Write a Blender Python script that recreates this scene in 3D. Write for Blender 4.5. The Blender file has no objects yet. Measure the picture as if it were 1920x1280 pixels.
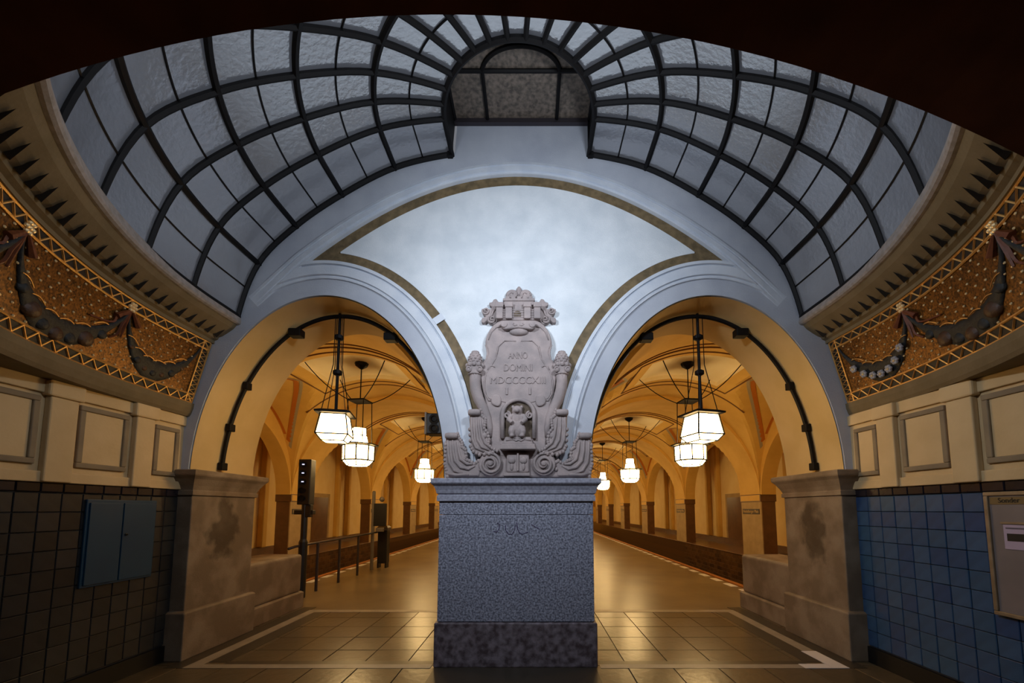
import bpy, bmesh, math, random
from math import sin, cos, pi, sqrt, radians, atan2
random.seed(7)
S = bpy.context.scene
COL = S.collection

# ------------------------------------------------------------------ camera, world, exposure
F_PX, PITCH, EYE = 750.0, radians(5.0), 1.6
CAMX, CAMY = 0.164, -4.405
HX, HY = 997.0, 954.0
cd = bpy.data.cameras.new('camera'); cam = bpy.data.objects.new('camera', cd); COL.objects.link(cam)
cd.sensor_width = 36.0; cd.lens = F_PX / 1920 * 36.0
cd.shift_x = -(HX - 960) / 1920
cd.shift_y = (HY - F_PX * math.tan(PITCH) - 640) / 1920
cd.clip_start = 0.02; cd.clip_end = 300
cam.location = (CAMX, CAMY, EYE); cam.rotation_euler = (pi / 2 + PITCH, 0, 0)
S.camera = cam
w = bpy.data.worlds.new('world'); S.world = w; w.use_nodes = True
w.node_tree.nodes['Background'].inputs[0].default_value = (0.74, 0.78, 0.88, 1)
w.node_tree.nodes['Background'].inputs[1].default_value = 0.21
S.view_settings.view_transform = 'Standard'; S.view_settings.look = 'None'
S.view_settings.exposure = 0.0; S.view_settings.gamma = 1.0
S.view_settings.use_curve_mapping = False
FILL_POWER = (40.0, 32.0)
LAMP_EMIT = 30.0
LANTERN_EMIT = 19.0
WARM = (1.0, 0.60, 0.22, 1)

def area(name, loc, target, sx, sy, power, color, parent=None):
    ld = bpy.data.lights.new(name, 'AREA'); ld.shape = 'RECTANGLE'; ld.size = sx; ld.size_y = sy
    ld.energy = power; ld.color = color; ld.spread = radians(140)
    o = bpy.data.objects.new(name, ld); COL.objects.link(o)
    from mathutils import Vector
    d = Vector(target) - Vector(loc)
    o.location = loc; o.rotation_euler = d.to_track_quat('-Z', 'Y').to_euler()
    return o
FILLS = [((-1.3, -2.62, 4.0), (1.5, 0.0, 2.7)), ((1.1, -2.62, 4.0), (-0.9, 0.0, 4.2))]  # added fill lights for the cool wall light, source unknown
for (lo, ta), pw in zip(FILLS, FILL_POWER):
    area('added_fill_beam', lo, ta, 0.5, 0.16, pw, (0.80, 0.88, 1.0))

# ------------------------------------------------------------------ materials
def mat(name, col, rough=0.6, metal=0.0, col2=None, scale=6.0, detail=6.0, bump=0.0, bscale=40.0, lo=0.35, hi=0.65, spec=0.5, coat=0.0):
    m = bpy.data.materials.new(name); m.use_nodes = True
    nt = m.node_tree; b = nt.nodes['Principled BSDF']
    b.inputs['Base Color'].default_value = (*col, 1); b.inputs['Roughness'].default_value = rough
    b.inputs['Metallic'].default_value = metal; b.inputs['Specular IOR Level'].default_value = spec
    b.inputs['Coat Weight'].default_value = coat
    tc = nt.nodes.new('ShaderNodeTexCoord')
    if col2:
        n = nt.nodes.new('ShaderNodeTexNoise'); n.inputs['Scale'].default_value = scale; n.inputs['Detail'].default_value = detail
        r = nt.nodes.new('ShaderNodeValToRGB'); r.color_ramp.elements[0].position = lo; r.color_ramp.elements[1].position = hi
        r.color_ramp.elements[0].color = (*col, 1); r.color_ramp.elements[1].color = (*col2, 1)
        nt.links.new(tc.outputs['Object'], n.inputs['Vector']); nt.links.new(n.outputs['Fac'], r.inputs['Fac'])
        nt.links.new(r.outputs['Color'], b.inputs['Base Color'])
    if bump:
        n2 = nt.nodes.new('ShaderNodeTexNoise'); n2.inputs['Scale'].default_value = bscale; n2.inputs['Detail'].default_value = 4
        bp = nt.nodes.new('ShaderNodeBump'); bp.inputs['Strength'].default_value = bump; bp.inputs['Distance'].default_value = 0.02
        nt.links.new(tc.outputs['Object'], n2.inputs['Vector']); nt.links.new(n2.outputs['Fac'], bp.inputs['Height'])
        nt.links.new(bp.outputs['Normal'], b.inputs['Normal'])
    return m

def emis(name, col, strength):
    m = bpy.data.materials.new(name); m.use_nodes = True
    nt = m.node_tree; nt.nodes.remove(nt.nodes['Principled BSDF'])
    e = nt.nodes.new('ShaderNodeEmission'); e.inputs[0].default_value = col; e.inputs[1].default_value = strength
    nt.links.new(e.outputs[0], nt.nodes['Material Output'].inputs[0])
    return m

def mat_random(name, cols, rough, spec=0.5, bump=0.0, bscale=12.0):
    """colour picked per object (tiles, bricks, slabs)"""
    m = mat(name, cols[0], rough, spec=spec, bump=bump, bscale=bscale); nt = m.node_tree; b = nt.nodes['Principled BSDF']
    oi = nt.nodes.new('ShaderNodeObjectInfo'); r = nt.nodes.new('ShaderNodeValToRGB')
    els = r.color_ramp.elements
    while len(els) < len(cols): els.new(0.5)
    for i, c in enumerate(cols): els[i].position = i / (len(cols) - 1); els[i].color = (*c, 1)
    tc = nt.nodes.new('ShaderNodeTexCoord'); n = nt.nodes.new('ShaderNodeTexNoise'); n.inputs['Scale'].default_value = 9
    mx = nt.nodes.new('ShaderNodeMixRGB'); mx.blend_type = 'OVERLAY'; mx.inputs[0].default_value = 0.35
    nt.links.new(oi.outputs['Random'], r.inputs['Fac']); nt.links.new(tc.outputs['Object'], n.inputs['Vector'])
    nt.links.new(r.outputs['Color'], mx.inputs[1]); nt.links.new(n.outputs['Fac'], mx.inputs[2])
    nt.links.new(mx.outputs[0], b.inputs['Base Color'])
    return m

M = {}
M['white'] = mat('white_plaster', (0.66, 0.71, 0.75), 0.85, col2=(0.78, 0.82, 0.85), scale=3.5, bump=0.25, bscale=90)
M['grey'] = mat('grey_plaster', (0.45, 0.48, 0.55), 0.8, col2=(0.54, 0.57, 0.63), scale=2.5, bump=0.12, bscale=60)
M['mould'] = mat('moulding_plaster', (0.60, 0.65, 0.73), 0.7, col2=(0.70, 0.74, 0.80), scale=5, bump=0.1, bscale=60)
M['brownband'] = mat('brown_stone_band', (0.12, 0.085, 0.04), 0.7, col2=(0.21, 0.145, 0.07), scale=14, bump=0.2, bscale=60)
M['granite'] = mat('pillar_granite', (0.12, 0.125, 0.165), 0.55, col2=(0.42, 0.44, 0.55), scale=55, detail=8, bump=0.15, bscale=120, lo=0.38, hi=0.62)
M['granite_cap'] = mat('capital_granite', (0.27, 0.27, 0.33), 0.55, col2=(0.42, 0.43, 0.52), scale=40, detail=8, bump=0.08, bscale=120)
M['granite_base'] = mat('plinth_granite', (0.08, 0.058, 0.065), 0.5, col2=(0.26, 0.22, 0.25), scale=16, detail=10, bump=0.12, bscale=90)
M['sand'] = mat('relief_sandstone', (0.30, 0.255, 0.25), 0.85, col2=(0.41, 0.335, 0.32), scale=7, bump=0.2, bscale=70)
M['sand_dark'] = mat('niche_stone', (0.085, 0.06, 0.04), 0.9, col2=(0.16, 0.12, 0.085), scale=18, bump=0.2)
M['pierstone'] = mat('pier_stone', (0.19, 0.135, 0.085), 0.7, col2=(0.29, 0.22, 0.15), scale=3.2, detail=8, bump=0.15, bscale=80, lo=0.42, hi=0.62)
def stain(m):
    nt = m.node_tree; b = nt.nodes['Principled BSDF']; src = b.inputs['Base Color'].links[0].from_socket
    g = nt.nodes.new('ShaderNodeNewGeometry'); sp = nt.nodes.new('ShaderNodeSeparateXYZ'); nt.links.new(g.outputs['Position'], sp.inputs[0])
    cb = nt.nodes.new('ShaderNodeCombineXYZ')
    for i, (o, k, s0) in enumerate(((sp.outputs[1], 2.1, -1.0), (sp.outputs[2], 1.25, -1.65))):
        mm = nt.nodes.new('ShaderNodeMath'); mm.operation = 'MULTIPLY_ADD'; mm.inputs[1].default_value = k; mm.inputs[2].default_value = s0
        nt.links.new(o, mm.inputs[0]); nt.links.new(mm.outputs[0], cb.inputs[i])
    n = nt.nodes.new('ShaderNodeTexNoise'); n.inputs['Scale'].default_value = 5; n.inputs['Detail'].default_value = 6; nt.links.new(g.outputs['Position'], n.inputs[0])
    ln = nt.nodes.new('ShaderNodeVectorMath'); ln.operation = 'LENGTH'; nt.links.new(cb.outputs[0], ln.inputs[0])
    ad = nt.nodes.new('ShaderNodeMath'); ad.operation = 'ADD'; nt.links.new(ln.outputs['Value'], ad.inputs[0]); nt.links.new(n.outputs[0], ad.inputs[1])
    r = nt.nodes.new('ShaderNodeValToRGB'); r.color_ramp.elements[0].position = 0.82; r.color_ramp.elements[1].position = 1.3
    r.color_ramp.elements[0].color = (0.45, 0.43, 0.40, 1); r.color_ramp.elements[1].color = (1, 1, 1, 1); nt.links.new(ad.outputs[0], r.inputs[0])
    mx = nt.nodes.new('ShaderNodeMixRGB'); mx.blend_type = 'MULTIPLY'; mx.inputs[0].default_value = 1
    nt.links.new(src, mx.inputs[1]); nt.links.new(r.outputs[0], mx.inputs[2]); nt.links.new(mx.outputs[0], b.inputs['Base Color'])
stain(M['pierstone'])
M['iron'] = mat('dark_iron', (0.004, 0.0035, 0.004), 0.6, spec=0.25)
M['black'] = mat('black_paint', (0.006, 0.006, 0.007), 0.45)
M['cream'] = mat('cream_paint', (0.62, 0.45, 0.23), 0.8, col2=(0.70, 0.52, 0.28), scale=3, bump=0.08)
M['cream_dark'] = mat('panel_frame_paint', (0.22, 0.17, 0.11), 0.8, col2=(0.30, 0.23, 0.14), scale=4)
M['cove'] = mat('cornice_plaster', (0.17, 0.125, 0.06), 0.85, col2=(0.21, 0.155, 0.08), scale=5, bump=0.1)
M['lip'] = mat('lip_plaster', (0.27, 0.24, 0.21), 0.8, col2=(0.36, 0.32, 0.30), scale=20, bump=0.15)
M['recessshade'] = mat('painted_recess_shade', (0.02, 0.014, 0.008), 0.8)  # dark colour stands for the shade inside the cornice recesses
M['gold'] = mat('gold_line', (0.95, 0.55, 0.17), 0.38, metal=0.75, bump=0.3, bscale=150)
M['mosaicblack'] = mat('black_mosaic', (0.006, 0.006, 0.007), 0.6, col2=(0.014, 0.012, 0.011), scale=80)
M['dot'] = mat('gold_tessera', (1.0, 0.75, 0.38), 0.35, metal=0.4)
M['garland'] = mat('garland_mosaic', (0.008, 0.009, 0.009), 0.6, col2=(0.022, 0.024, 0.022), scale=40, bump=0.3)
M['fruit'] = mat('fruit_mosaic', (0.05, 0.02, 0.006), 0.5, col2=(0.09, 0.036, 0.01), scale=30, bump=0.3)
M['ribbon'] = mat('red_ribbon_mosaic', (0.12, 0.03, 0.008), 0.5, col2=(0.18, 0.05, 0.015), scale=40)
M['flower'] = mat('pale_flower_mosaic', (0.28, 0.28, 0.32), 0.5, col2=(0.40, 0.40, 0.42), scale=40)
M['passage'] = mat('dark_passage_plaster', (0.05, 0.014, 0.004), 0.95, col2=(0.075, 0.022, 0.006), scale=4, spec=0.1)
M['hall'] = mat('ochre_plaster', (0.68, 0.41, 0.09), 0.8, col2=(0.78, 0.50, 0.13), scale=1.6, bump=0.06, bscale=30)
M['soffit'] = mat('arch_soffit_plaster', (0.56, 0.385, 0.15), 0.8, col2=(0.66, 0.47, 0.21), scale=1.8, bump=0.06, bscale=30)
M['hall_pale'] = mat('pale_plaster_lamp_glow', (0.95, 0.82, 0.56), 0.8, col2=(0.97, 0.86, 0.62), scale=3)  # pale paint, lightened further for the lamp glow on the coffers
M['hall_field'] = mat('pale_wall_field', (0.85, 0.63, 0.27), 0.8, col2=(0.90, 0.70, 0.34), scale=2)
M['hallpier'] = mat('hall_pier_stone', (0.40, 0.28, 0.13), 0.75, col2=(0.48, 0.34, 0.17), scale=4, bump=0.1)
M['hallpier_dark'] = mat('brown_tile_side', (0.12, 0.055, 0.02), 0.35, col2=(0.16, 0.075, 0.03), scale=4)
M['orange'] = mat('orange_line_paint', (0.52, 0.16, 0.015), 0.7)
M['dotline'] = mat('grey_border_paint', (0.40, 0.33, 0.22), 0.7)
M['ribline'] = mat('brown_moulding_paint', (0.16, 0.065, 0.012), 0.7)
M['asphalt'] = mat('platform_surface', (0.13, 0.095, 0.05), 0.33, col2=(0.20, 0.15, 0.08), scale=1.2, detail=10, bump=0.05, bscale=8)
M['slab'] = mat_random('paving_slab_stone', [(0.075, 0.054, 0.028), (0.12, 0.09, 0.05), (0.095, 0.07, 0.04)], 0.28, bump=0.12, bscale=14)
M['grout'] = mat('grout', (0.03, 0.024, 0.018), 0.8)
M['pale_strip'] = mat('pale_stone_strip', (0.33, 0.28, 0.22), 0.4, col2=(0.26, 0.22, 0.17), scale=5)
M['white_strip'] = mat('white_stone_corner', (0.72, 0.68, 0.68), 0.45)
M['dark_strip'] = mat('dark_stone_strip', (0.045, 0.036, 0.025), 0.35)
M['tile_blue'] = mat_random('blue_glazed_tile', [(0.034, 0.085, 0.185), (0.046, 0.105, 0.21), (0.028, 0.068, 0.175), (0.038, 0.098, 0.185)], 0.28, bump=0.08)
M['tile_grey'] = mat_random('slate_glazed_tile', [(0.022, 0.024, 0.026), (0.034, 0.036, 0.038), (0.018, 0.019, 0.021)], 0.3, bump=0.08)
M['tile_black'] = mat_random('black_glazed_tile', [(0.012, 0.01, 0.016), (0.022, 0.018, 0.024), (0.01, 0.009, 0.012)], 0.2)
M['brick'] = mat_random('brown_glazed_brick', [(0.075, 0.035, 0.014), (0.125, 0.06, 0.022), (0.055, 0.026, 0.012)], 0.28, bump=0.05)
M['tilegrout'] = mat('tile_grout', (0.05, 0.05, 0.055), 0.8)
M['bluemetal'] = mat('blue_enamel', (0.006, 0.042, 0.09), 0.5, col2=(0.008, 0.05, 0.10), scale=3)
M['frame'] = mat('worn_frame_metal', (0.26, 0.19, 0.11), 0.5, metal=0.3, col2=(0.36, 0.27, 0.17), scale=12)
M['board'] = mat('grey_board', (0.20, 0.17, 0.165), 0.5, col2=(0.24, 0.20, 0.19), scale=4)
M['header'] = mat('ochre_header', (0.20, 0.13, 0.05), 0.5)
M['paper'] = mat('pale_paper', (0.50, 0.40, 0.52), 0.8)
M['ink'] = mat('black_ink', (0.012, 0.01, 0.01), 0.6)
M['signplate'] = mat('dark_sign_plate', (0.05, 0.03, 0.015), 0.5)
M['signtext'] = mat('ochre_sign_text', (0.62, 0.42, 0.18), 0.6)
M['steel'] = mat('dull_grey_steel', (0.07, 0.06, 0.07), 0.4, metal=0.6)
M['rail'] = mat('track_rail_steel', (0.10, 0.05, 0.02), 0.4, metal=0.6)
M['timber'] = mat('orange_brown_guard_board', (0.42, 0.16, 0.03), 0.6, col2=(0.34, 0.12, 0.02), scale=6)
M['ballast'] = mat('dark_track_bed', (0.02, 0.014, 0.01), 0.9, col2=(0.04, 0.03, 0.02), scale=20, bump=0.5)
M['purple'] = mat('purple_felt_pen', (0.055, 0.03, 0.10), 0.6)
M['graystate'] = mat('grey_pole_metal', (0.16, 0.14, 0.12), 0.5, metal=0.4)
M['lampglass'] = emis('lit_opal_glass', (1.0, 0.66, 0.27, 1), LAMP_EMIT)
M['lanternglass'] = emis('lit_lantern_glass', (1.0, 0.66, 0.27, 1), LANTERN_EMIT)
M['fillglass'] = emis('lit_fill_glass', (0.80, 0.88, 1.0, 1), 6.0)
M['lens'] = emis('small_white_signal_lens', (0.75, 0.75, 1.0, 1), 1.2)

def glass_material():
    m = mat('hammered_glass', (0.13, 0.13, 0.145), 0.14, col2=(0.19, 0.19, 0.20), scale=1.5, bump=0.20, bscale=24, spec=1.0, coat=1.0)
    m.node_tree.nodes['Principled BSDF'].inputs['IOR'].default_value = 3.2; m.node_tree.nodes['Principled BSDF'].inputs['Coat Roughness'].default_value = 0.1
    nt = m.node_tree; b = nt.nodes['Principled BSDF']
    tr = nt.nodes.new('ShaderNodeBsdfTranslucent'); tr.inputs[0].default_value = (0.75, 0.80, 0.88, 1)
    mx = nt.nodes.new('ShaderNodeMixShader'); mx.inputs[0].default_value = 0.30
    nt.links.new(b.outputs[0], mx.inputs[1]); nt.links.new(tr.outputs[0], mx.inputs[2])
    nt.links.new(mx.outputs[0], nt.nodes['Material Output'].inputs[0])
    return m
M['glass'] = glass_material()
def skylight_material():
    m = mat('dirty_skylight_glass', (0.09, 0.075, 0.06), 0.5, col2=(0.24, 0.19, 0.15), scale=24, detail=10, bump=0.15, bscale=60)
    return m
M['dirty'] = skylight_material()
def mosaic_material():
    m = mat('gold_mosaic', (0.10, 0.05, 0.012), 0.42, metal=0.55); nt = m.node_tree; b = nt.nodes['Principled BSDF']
    tc = nt.nodes.new('ShaderNodeTexCoord'); v = nt.nodes.new('ShaderNodeTexVoronoi'); v.inputs['Scale'].default_value = 75
    r = nt.nodes.new('ShaderNodeValToRGB'); e = r.color_ramp.elements
    e[0].color = (0.05, 0.02, 0.004, 1); e[1].color = (0.26, 0.115, 0.02, 1)
    sp = nt.nodes.new('ShaderNodeSeparateColor'); bp = nt.nodes.new('ShaderNodeBump'); bp.inputs['Strength'].default_value = 0.5; bp.inputs['Distance'].default_value = 0.01
    nt.links.new(tc.outputs['Object'], v.inputs['Vector']); nt.links.new(v.outputs['Color'], sp.inputs[0])
    nt.links.new(sp.outputs[0], r.inputs[0]); nt.links.new(r.outputs[0], b.inputs['Base Color'])
    nt.links.new(sp.outputs[1], bp.inputs['Height']); nt.links.new(bp.outputs[0], b.inputs['Normal'])
    return m
M['mosaic'] = mosaic_material()
def brick_far():
    m = mat('brown_brick_far', (0.09, 0.042, 0.016), 0.3); nt = m.node_tree; b = nt.nodes['Principled BSDF']
    tc = nt.nodes.new('ShaderNodeTexCoord'); mp = nt.nodes.new('ShaderNodeMapping'); mp.inputs['Rotation'].default_value = (pi / 2, 0, pi / 2)
    t = nt.nodes.new('ShaderNodeTexBrick'); t.inputs['Scale'].default_value = 1.0
    t.inputs['Brick Width'].default_value = 0.28; t.inputs['Row Height'].default_value = 0.13; t.inputs['Mortar Size'].default_value = 0.006
    t.inputs['Color1'].default_value = (0.075, 0.035, 0.014, 1); t.inputs['Color2'].default_value = (0.12, 0.058, 0.02, 1); t.inputs['Mortar'].default_value = (0.02, 0.012, 0.008, 1)
    nt.links.new(tc.outputs['Object'], mp.inputs[0]); nt.links.new(mp.outputs[0], t.inputs[0]); nt.links.new(t.outputs[0], b.inputs['Base Color'])
    return m
M['brickfar'] = brick_far()

# ------------------------------------------------------------------ mesh helpers
class MB:
    def __init__(s): s.v = []; s.f = []
    def add(s, vs, fs):
        o = len(s.v); s.v += [tuple(p) for p in vs]; s.f += [tuple(i + o for i in f) for f in fs]; return s
    def box(s, x0, x1, y0, y1, z0, z1):
        return s.add([(x0, y0, z0), (x1, y0, z0), (x1, y1, z0), (x0, y1, z0), (x0, y0, z1), (x1, y0, z1), (x1, y1, z1), (x0, y1, z1)],
                     [(3, 2, 1, 0), (4, 5, 6, 7), (0, 1, 5, 4), (1, 2, 6, 5), (2, 3, 7, 6), (3, 0, 4, 7)])
    def rects(s, x0, x1, y0, y1, prof, cap=True):
        """stack of rectangles: prof = [(offset, z)]"""
        vs = []
        for o, z in prof: vs += [(x0 - o, y0 - o, z), (x1 + o, y0 - o, z), (x1 + o, y1 + o, z), (x0 - o, y1 + o, z)]
        fs = []
        for k in range(len(prof) - 1):
            a = 4 * k
            for i in range(4): fs.append((a + i, a + (i + 1) % 4, a + 4 + (i + 1) % 4, a + 4 + i))
        if cap: fs += [(3, 2, 1, 0), tuple(4 * (len(prof) - 1) + i for i in range(4))]
        return s.add(vs, fs)
    def tube(s, pts, r, n=6, closed=False, flat=None):
        from mathutils import Vector
        P = [Vector(p) for p in pts]; R = r if isinstance(r, (list, tuple)) else [r] * len(P)
        vs = []; m = len(P)
        up = Vector((0.13, 0.21, 0.97))
        for i, p in enumerate(P):
            t = (P[(i + 1) % m] - P[i - 1]) if closed else (P[min(i + 1, m - 1)] - P[max(i - 1, 0)])
            t.normalize()
            if i == 0:
                a = t.cross(up)
                if a.length < 0.05: a = t.cross(Vector((1, 0, 0)))
            else: a = a - t * a.dot(t)
            a.normalize(); b = t.cross(a)
            for k in range(n):
                q = 2 * pi * (k + 0.5) / n; vs.append(p + (a * cos(q) + b * sin(q)) * R[i])
        fs = []
        for i in range(m if closed else m - 1):
            j = (i + 1) % m
            for k in range(n): fs.append((i * n + k, i * n + (k + 1) % n, j * n + (k + 1) % n, j * n + k))
        if not closed: fs += [tuple(range(n - 1, -1, -1)), tuple((m - 1) * n + k for k in range(n))]
        return s.add(vs, fs)
    def lathe(s, prof, n=12, c=(0, 0, 0), rot=0.0, axis='z', sy=1.0):
        vs = []
        for r, z in prof:
            for k in range(n):
                q = 2 * pi * k / n + rot
                if axis == 'z': vs.append((c[0] + r * cos(q), c[1] + sy * r * sin(q), c[2] + z))
                elif axis == 'y': vs.append((c[0] + r * cos(q), c[1] + z, c[2] + r * sin(q)))
                else: vs.append((c[0] + z, c[1] + r * cos(q), c[2] + r * sin(q)))
        fs = []
        for i in range(len(prof) - 1):
            for k in range(n): fs.append((i * n + k, i * n + (k + 1) % n, (i + 1) * n + (k + 1) % n, (i + 1) * n + k))
        fs += [tuple(range(n - 1, -1, -1)), tuple((len(prof) - 1) * n + k for k in range(n))]
        return s.add(vs, fs)
    def ball(s, c, rx, ry=None, rz=None, n=10, m=7):
        ry = rx if ry is None else ry; rz = rx if rz is None else rz
        vs = []; fs = []
        for i in range(m + 1):
            a = pi * i / m - pi / 2
            for k in range(n):
                q = 2 * pi * k / n; rr = max(cos(a), 0.02); vs.append((c[0] + rx * rr * cos(q), c[1] + ry * rr * sin(q), c[2] + rz * sin(a)))
        for i in range(m):
            for k in range(n): fs.append((i * n + k, i * n + (k + 1) % n, (i + 1) * n + (k + 1) % n, (i + 1) * n + k))
        fs += [tuple(range(n - 1, -1, -1)), tuple(m * n + k for k in range(n))]
        return s.add(vs, fs)
    def grid(s, fn, us, vs_):
        P = [fn(u, v) for u in us for v in vs_]; m = len(vs_)
        return s.add(P, [(i * m + j, i * m + j + 1, (i + 1) * m + j + 1, (i + 1) * m + j) for i in range(len(us) - 1) for j in range(m - 1)])
    def prism(s, out, y0, y1):
        """outline (x,z) extruded from y0 (back) to y1 (front)"""
        n = len(out)
        return s.add([(x, y0, z) for x, z in out] + [(x, y1, z) for x, z in out],
                     [tuple(range(n)), tuple(range(2 * n - 1, n - 1, -1))] + [(i, i + n, (i + 1) % n + n, (i + 1) % n) for i in range(n)])
    def mesh(s, name, m, smooth=False):
        me = bpy.data.meshes.new(name); me.from_pydata(s.v, [], s.f); me.validate()
        bm = bmesh.new(); bm.from_mesh(me); bmesh.ops.recalc_face_normals(bm, faces=bm.faces); bm.to_mesh(me); bm.free()
        if m is not None: me.materials.append(M[m] if isinstance(m, str) else m)
        if smooth:
            for p in me.polygons: p.use_smooth = True
        return me
    def build(s, name, m, parent=None, smooth=False, bevel=0.0, seg=2):
        return link(name, s.mesh(name, m, smooth), parent, bevel, seg)

def link(name, me, parent=None, bevel=0.0, seg=2):
    o = bpy.data.objects.new(name, me); COL.objects.link(o)
    if parent is not None: o.parent = parent
    if bevel:
        b = o.modifiers.new('bevel', 'BEVEL'); b.width = bevel; b.segments = seg; b.limit_method = 'ANGLE'; b.angle_limit = radians(35)
    return o
def empty(name, loc=(0, 0, 0)):
    o = bpy.data.objects.new(name, None); COL.objects.link(o); o.location = loc; o.empty_display_size = 0.1; return o
def tag(o, label, cat, group=None, kind=None):
    o['label'] = label; o['category'] = cat
    if group: o['group'] = group
    if kind: o['kind'] = kind
    return o
def copy_tree(o, parent=None):
    c = o.copy(); COL.objects.link(c)
    if parent is not None: c.parent = parent
    for ch in list(o.children): copy_tree(ch, c)
    return c
def text_mesh(name, body, size, depth, width=None):
    cu = bpy.data.curves.new(name, 'FONT'); cu.body = body; cu.size = size; cu.extrude = depth; cu.align_x = 'CENTER'; cu.align_y = 'CENTER'; cu.resolution_u = 3
    t = bpy.data.objects.new(name, cu); COL.objects.link(t); bpy.context.view_layer.update()
    me = bpy.data.meshes.new_from_object(t.evaluated_get(bpy.context.evaluated_depsgraph_get()))
    bpy.data.objects.remove(t); bpy.data.curves.remove(cu)
    if width:
        xs = [v.co.x for v in me.vertices]; k = width / (max(xs) - min(xs))
        for v in me.vertices: v.co.x *= k
    return me
def lin(a, b, n): return [a + (b - a) * i / (n - 1) for i in range(n)]
def ordinal(i): return ['first', 'second', 'third', 'fourth', 'fifth', 'sixth', 'seventh', 'eighth', 'ninth'][i]
def at(px, py, y):
    """a point of the photograph seen on the plane at depth y"""
    u = (px - HX) / F_PX; v = -(py - (HY - F_PX * math.tan(PITCH))) / F_PX
    ry = cos(PITCH) - sin(PITCH) * v; rz = sin(PITCH) + cos(PITCH) * v; t = (y - CAMY) / ry
    return CAMX + u * t, EYE + rz * t

# ------------------------------------------------------------------ back wall with two arches
AC, AH, AS, AB = 2.22, 1.42, 1.95, 2.10       # arch centre, half width, springing, rise
def arch_pt(sx, t, off=0.0):
    """t 0 (outer springing) .. 1 (pillar side); off = distance outward from the intrados"""
    a = pi * (1 - t)
    x, z = AH * cos(a), AB * sin(a); nx, nz = cos(a) / AH, sin(a) / AB; l = sqrt(nx * nx + nz * nz)
    x += nx / l * off; z += nz / l * off
    return (sx * (AC - x), AS + z) if sx > 0 else (-(AC - x), AS + z)
# with t=0 -> local x = -AH -> world |x| = AC+AH (outer); t=1 -> AC-AH (pillar side)
def arch_z(x, off=0.0):
    h = AH + off; u = (abs(x) - AC) / h
    return AS + (AB + off) * sqrt(1 - u * u) if abs(u) < 1 else None
def big(x): return 5.6 - 0.19 * x * x + 0.00185 * x ** 4
GL = [(0.0, 5.85), (0.81, 5.79), (1.48, 5.62), (2.09, 5.28), (2.61, 4.89), (3.02, 4.43), (3.2, 4.05), (3.32, 3.78)]
def glass_edge(x):
    x = abs(x - 0.03)
    for (a, za), (b, zb) in zip(GL, GL[1:]):
        if x <= b: return za + (zb - za) * (x - a) / (b - a)
    return 3.78
xs = sorted(set([round(x, 4) for x in lin(-3.75, 3.75, 301)] + [s * (AC + q * AH * cos(a)) for s in (-1, 1) for q in (1,) for a in lin(0, pi, 120)]))
wb = MB()
def wall_cols(y, topf, extra=None):
    prev = None
    for x in xs:
        z = arch_z(x); b = AS - 0.06 if z is None else z
        if abs(x) >= AC + AH - 1e-6 or abs(x) <= AC - AH + 1e-6: b = AS - 0.06 if abs(abs(x) - AC) > AH + 1e-4 else AS
        cur = ((x, y, b), (x, y, topf(x)))
        if prev: wb.add([prev[0], cur[0], cur[1], prev[1]], [(0, 1, 2, 3)])
        prev = cur
wall_cols(0.0, lambda x: (6.21 if abs(x - 0.05) < 0.8 else max(glass_edge(x), 3.6) + 0.03))
wall_cols(1.0, lambda x: 5.6)
for sx in (-1, 1):
    wb.grid(lambda t, y: (arch_pt(sx, t)[0], y, arch_pt(sx, t)[1]), lin(0, 1, 61), [0.0, 1.0])
wall = wb.build('wall_back', 'grey')
tag(wall, 'pale plaster wall with twin arches below the glass dome', 'wall', kind='structure')
# golden soffits of the two arches
for sx in (-1, 1):
    s = MB()
    s.grid(lambda t, y: (arch_pt(sx, t, -0.012)[0], y, arch_pt(sx, t, -0.012)[1]), lin(0.0, 1, 81), lin(0.012, 1.01, 6))
    s.build('arch_soffit', 'soffit', wall, smooth=True)
# white field
fb = MB(); prev = None
for x in lin(-2.15, 2.15, 241):
    zt = big(x) - 0.225 * sqrt(1 + (0.38 * x) ** 2); zb = arch_z(x, 0.50)
    zb = AS if zb is None else zb
    if zt <= zb: prev = None; continue
    cur = ((x, -0.03, zb), (x, -0.03, zt), (x, 0.0, zb), (x, 0.0, zt))
    if prev:
        fb.add([prev[0], cur[0], cur[1], prev[1]], [(0, 1, 2, 3)])
        fb.add([prev[1], cur[1], cur[3], prev[3]], [(0, 1, 2, 3)]); fb.add([prev[0], cur[0], cur[2], prev[2]], [(0, 1, 2, 3)])
    prev = cur
fb.build('white_field', 'white', wall)
# mouldings and bands follow the curves; profile = [(offset, protrusion)]
def arch_sweep(name, sx, prof, m, t0, t1, n=90, cut=0.0):
    b = MB(); st = []
    for o, _ in prof:
        t = min(0.5, t1)
        while t > t0 and arch_pt(sx, t, o)[1] < big(arch_pt(sx, t, o)[0]) - cut * sqrt(1 + (0.38 * arch_pt(sx, t, o)[0]) ** 2): t -= 0.002
        t = max(t, t0)
        st.append(t)
    tt = lambda u, k: st[k] + (t1 - st[k]) * u
    b.grid(lambda u, k: (arch_pt(sx, tt(u, k), prof[k][0])[0], -prof[k][1], arch_pt(sx, tt(u, k), prof[k][0])[1]), lin(0, 1, n), range(len(prof)))
    return b.build(name, m, wall)
def big_pt(x, off):
    dz = -0.38 * x + 0.0074 * x ** 3; l = sqrt(1 + dz * dz)
    return x + dz / l * off, big(x) - off / l
def big_sweep(name, prof, m, x0, x1, n=120):
    b = MB(); b.grid(lambda x, k: (big_pt(x, prof[k][0])[0], -prof[k][1] * min(1, max(0.0, (3.06 - abs(x)) / 0.55)), big_pt(x, prof[k][0])[1]), lin(x0, x1, n), range(len(prof)))
    return b.build(name, m, wall)
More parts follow.
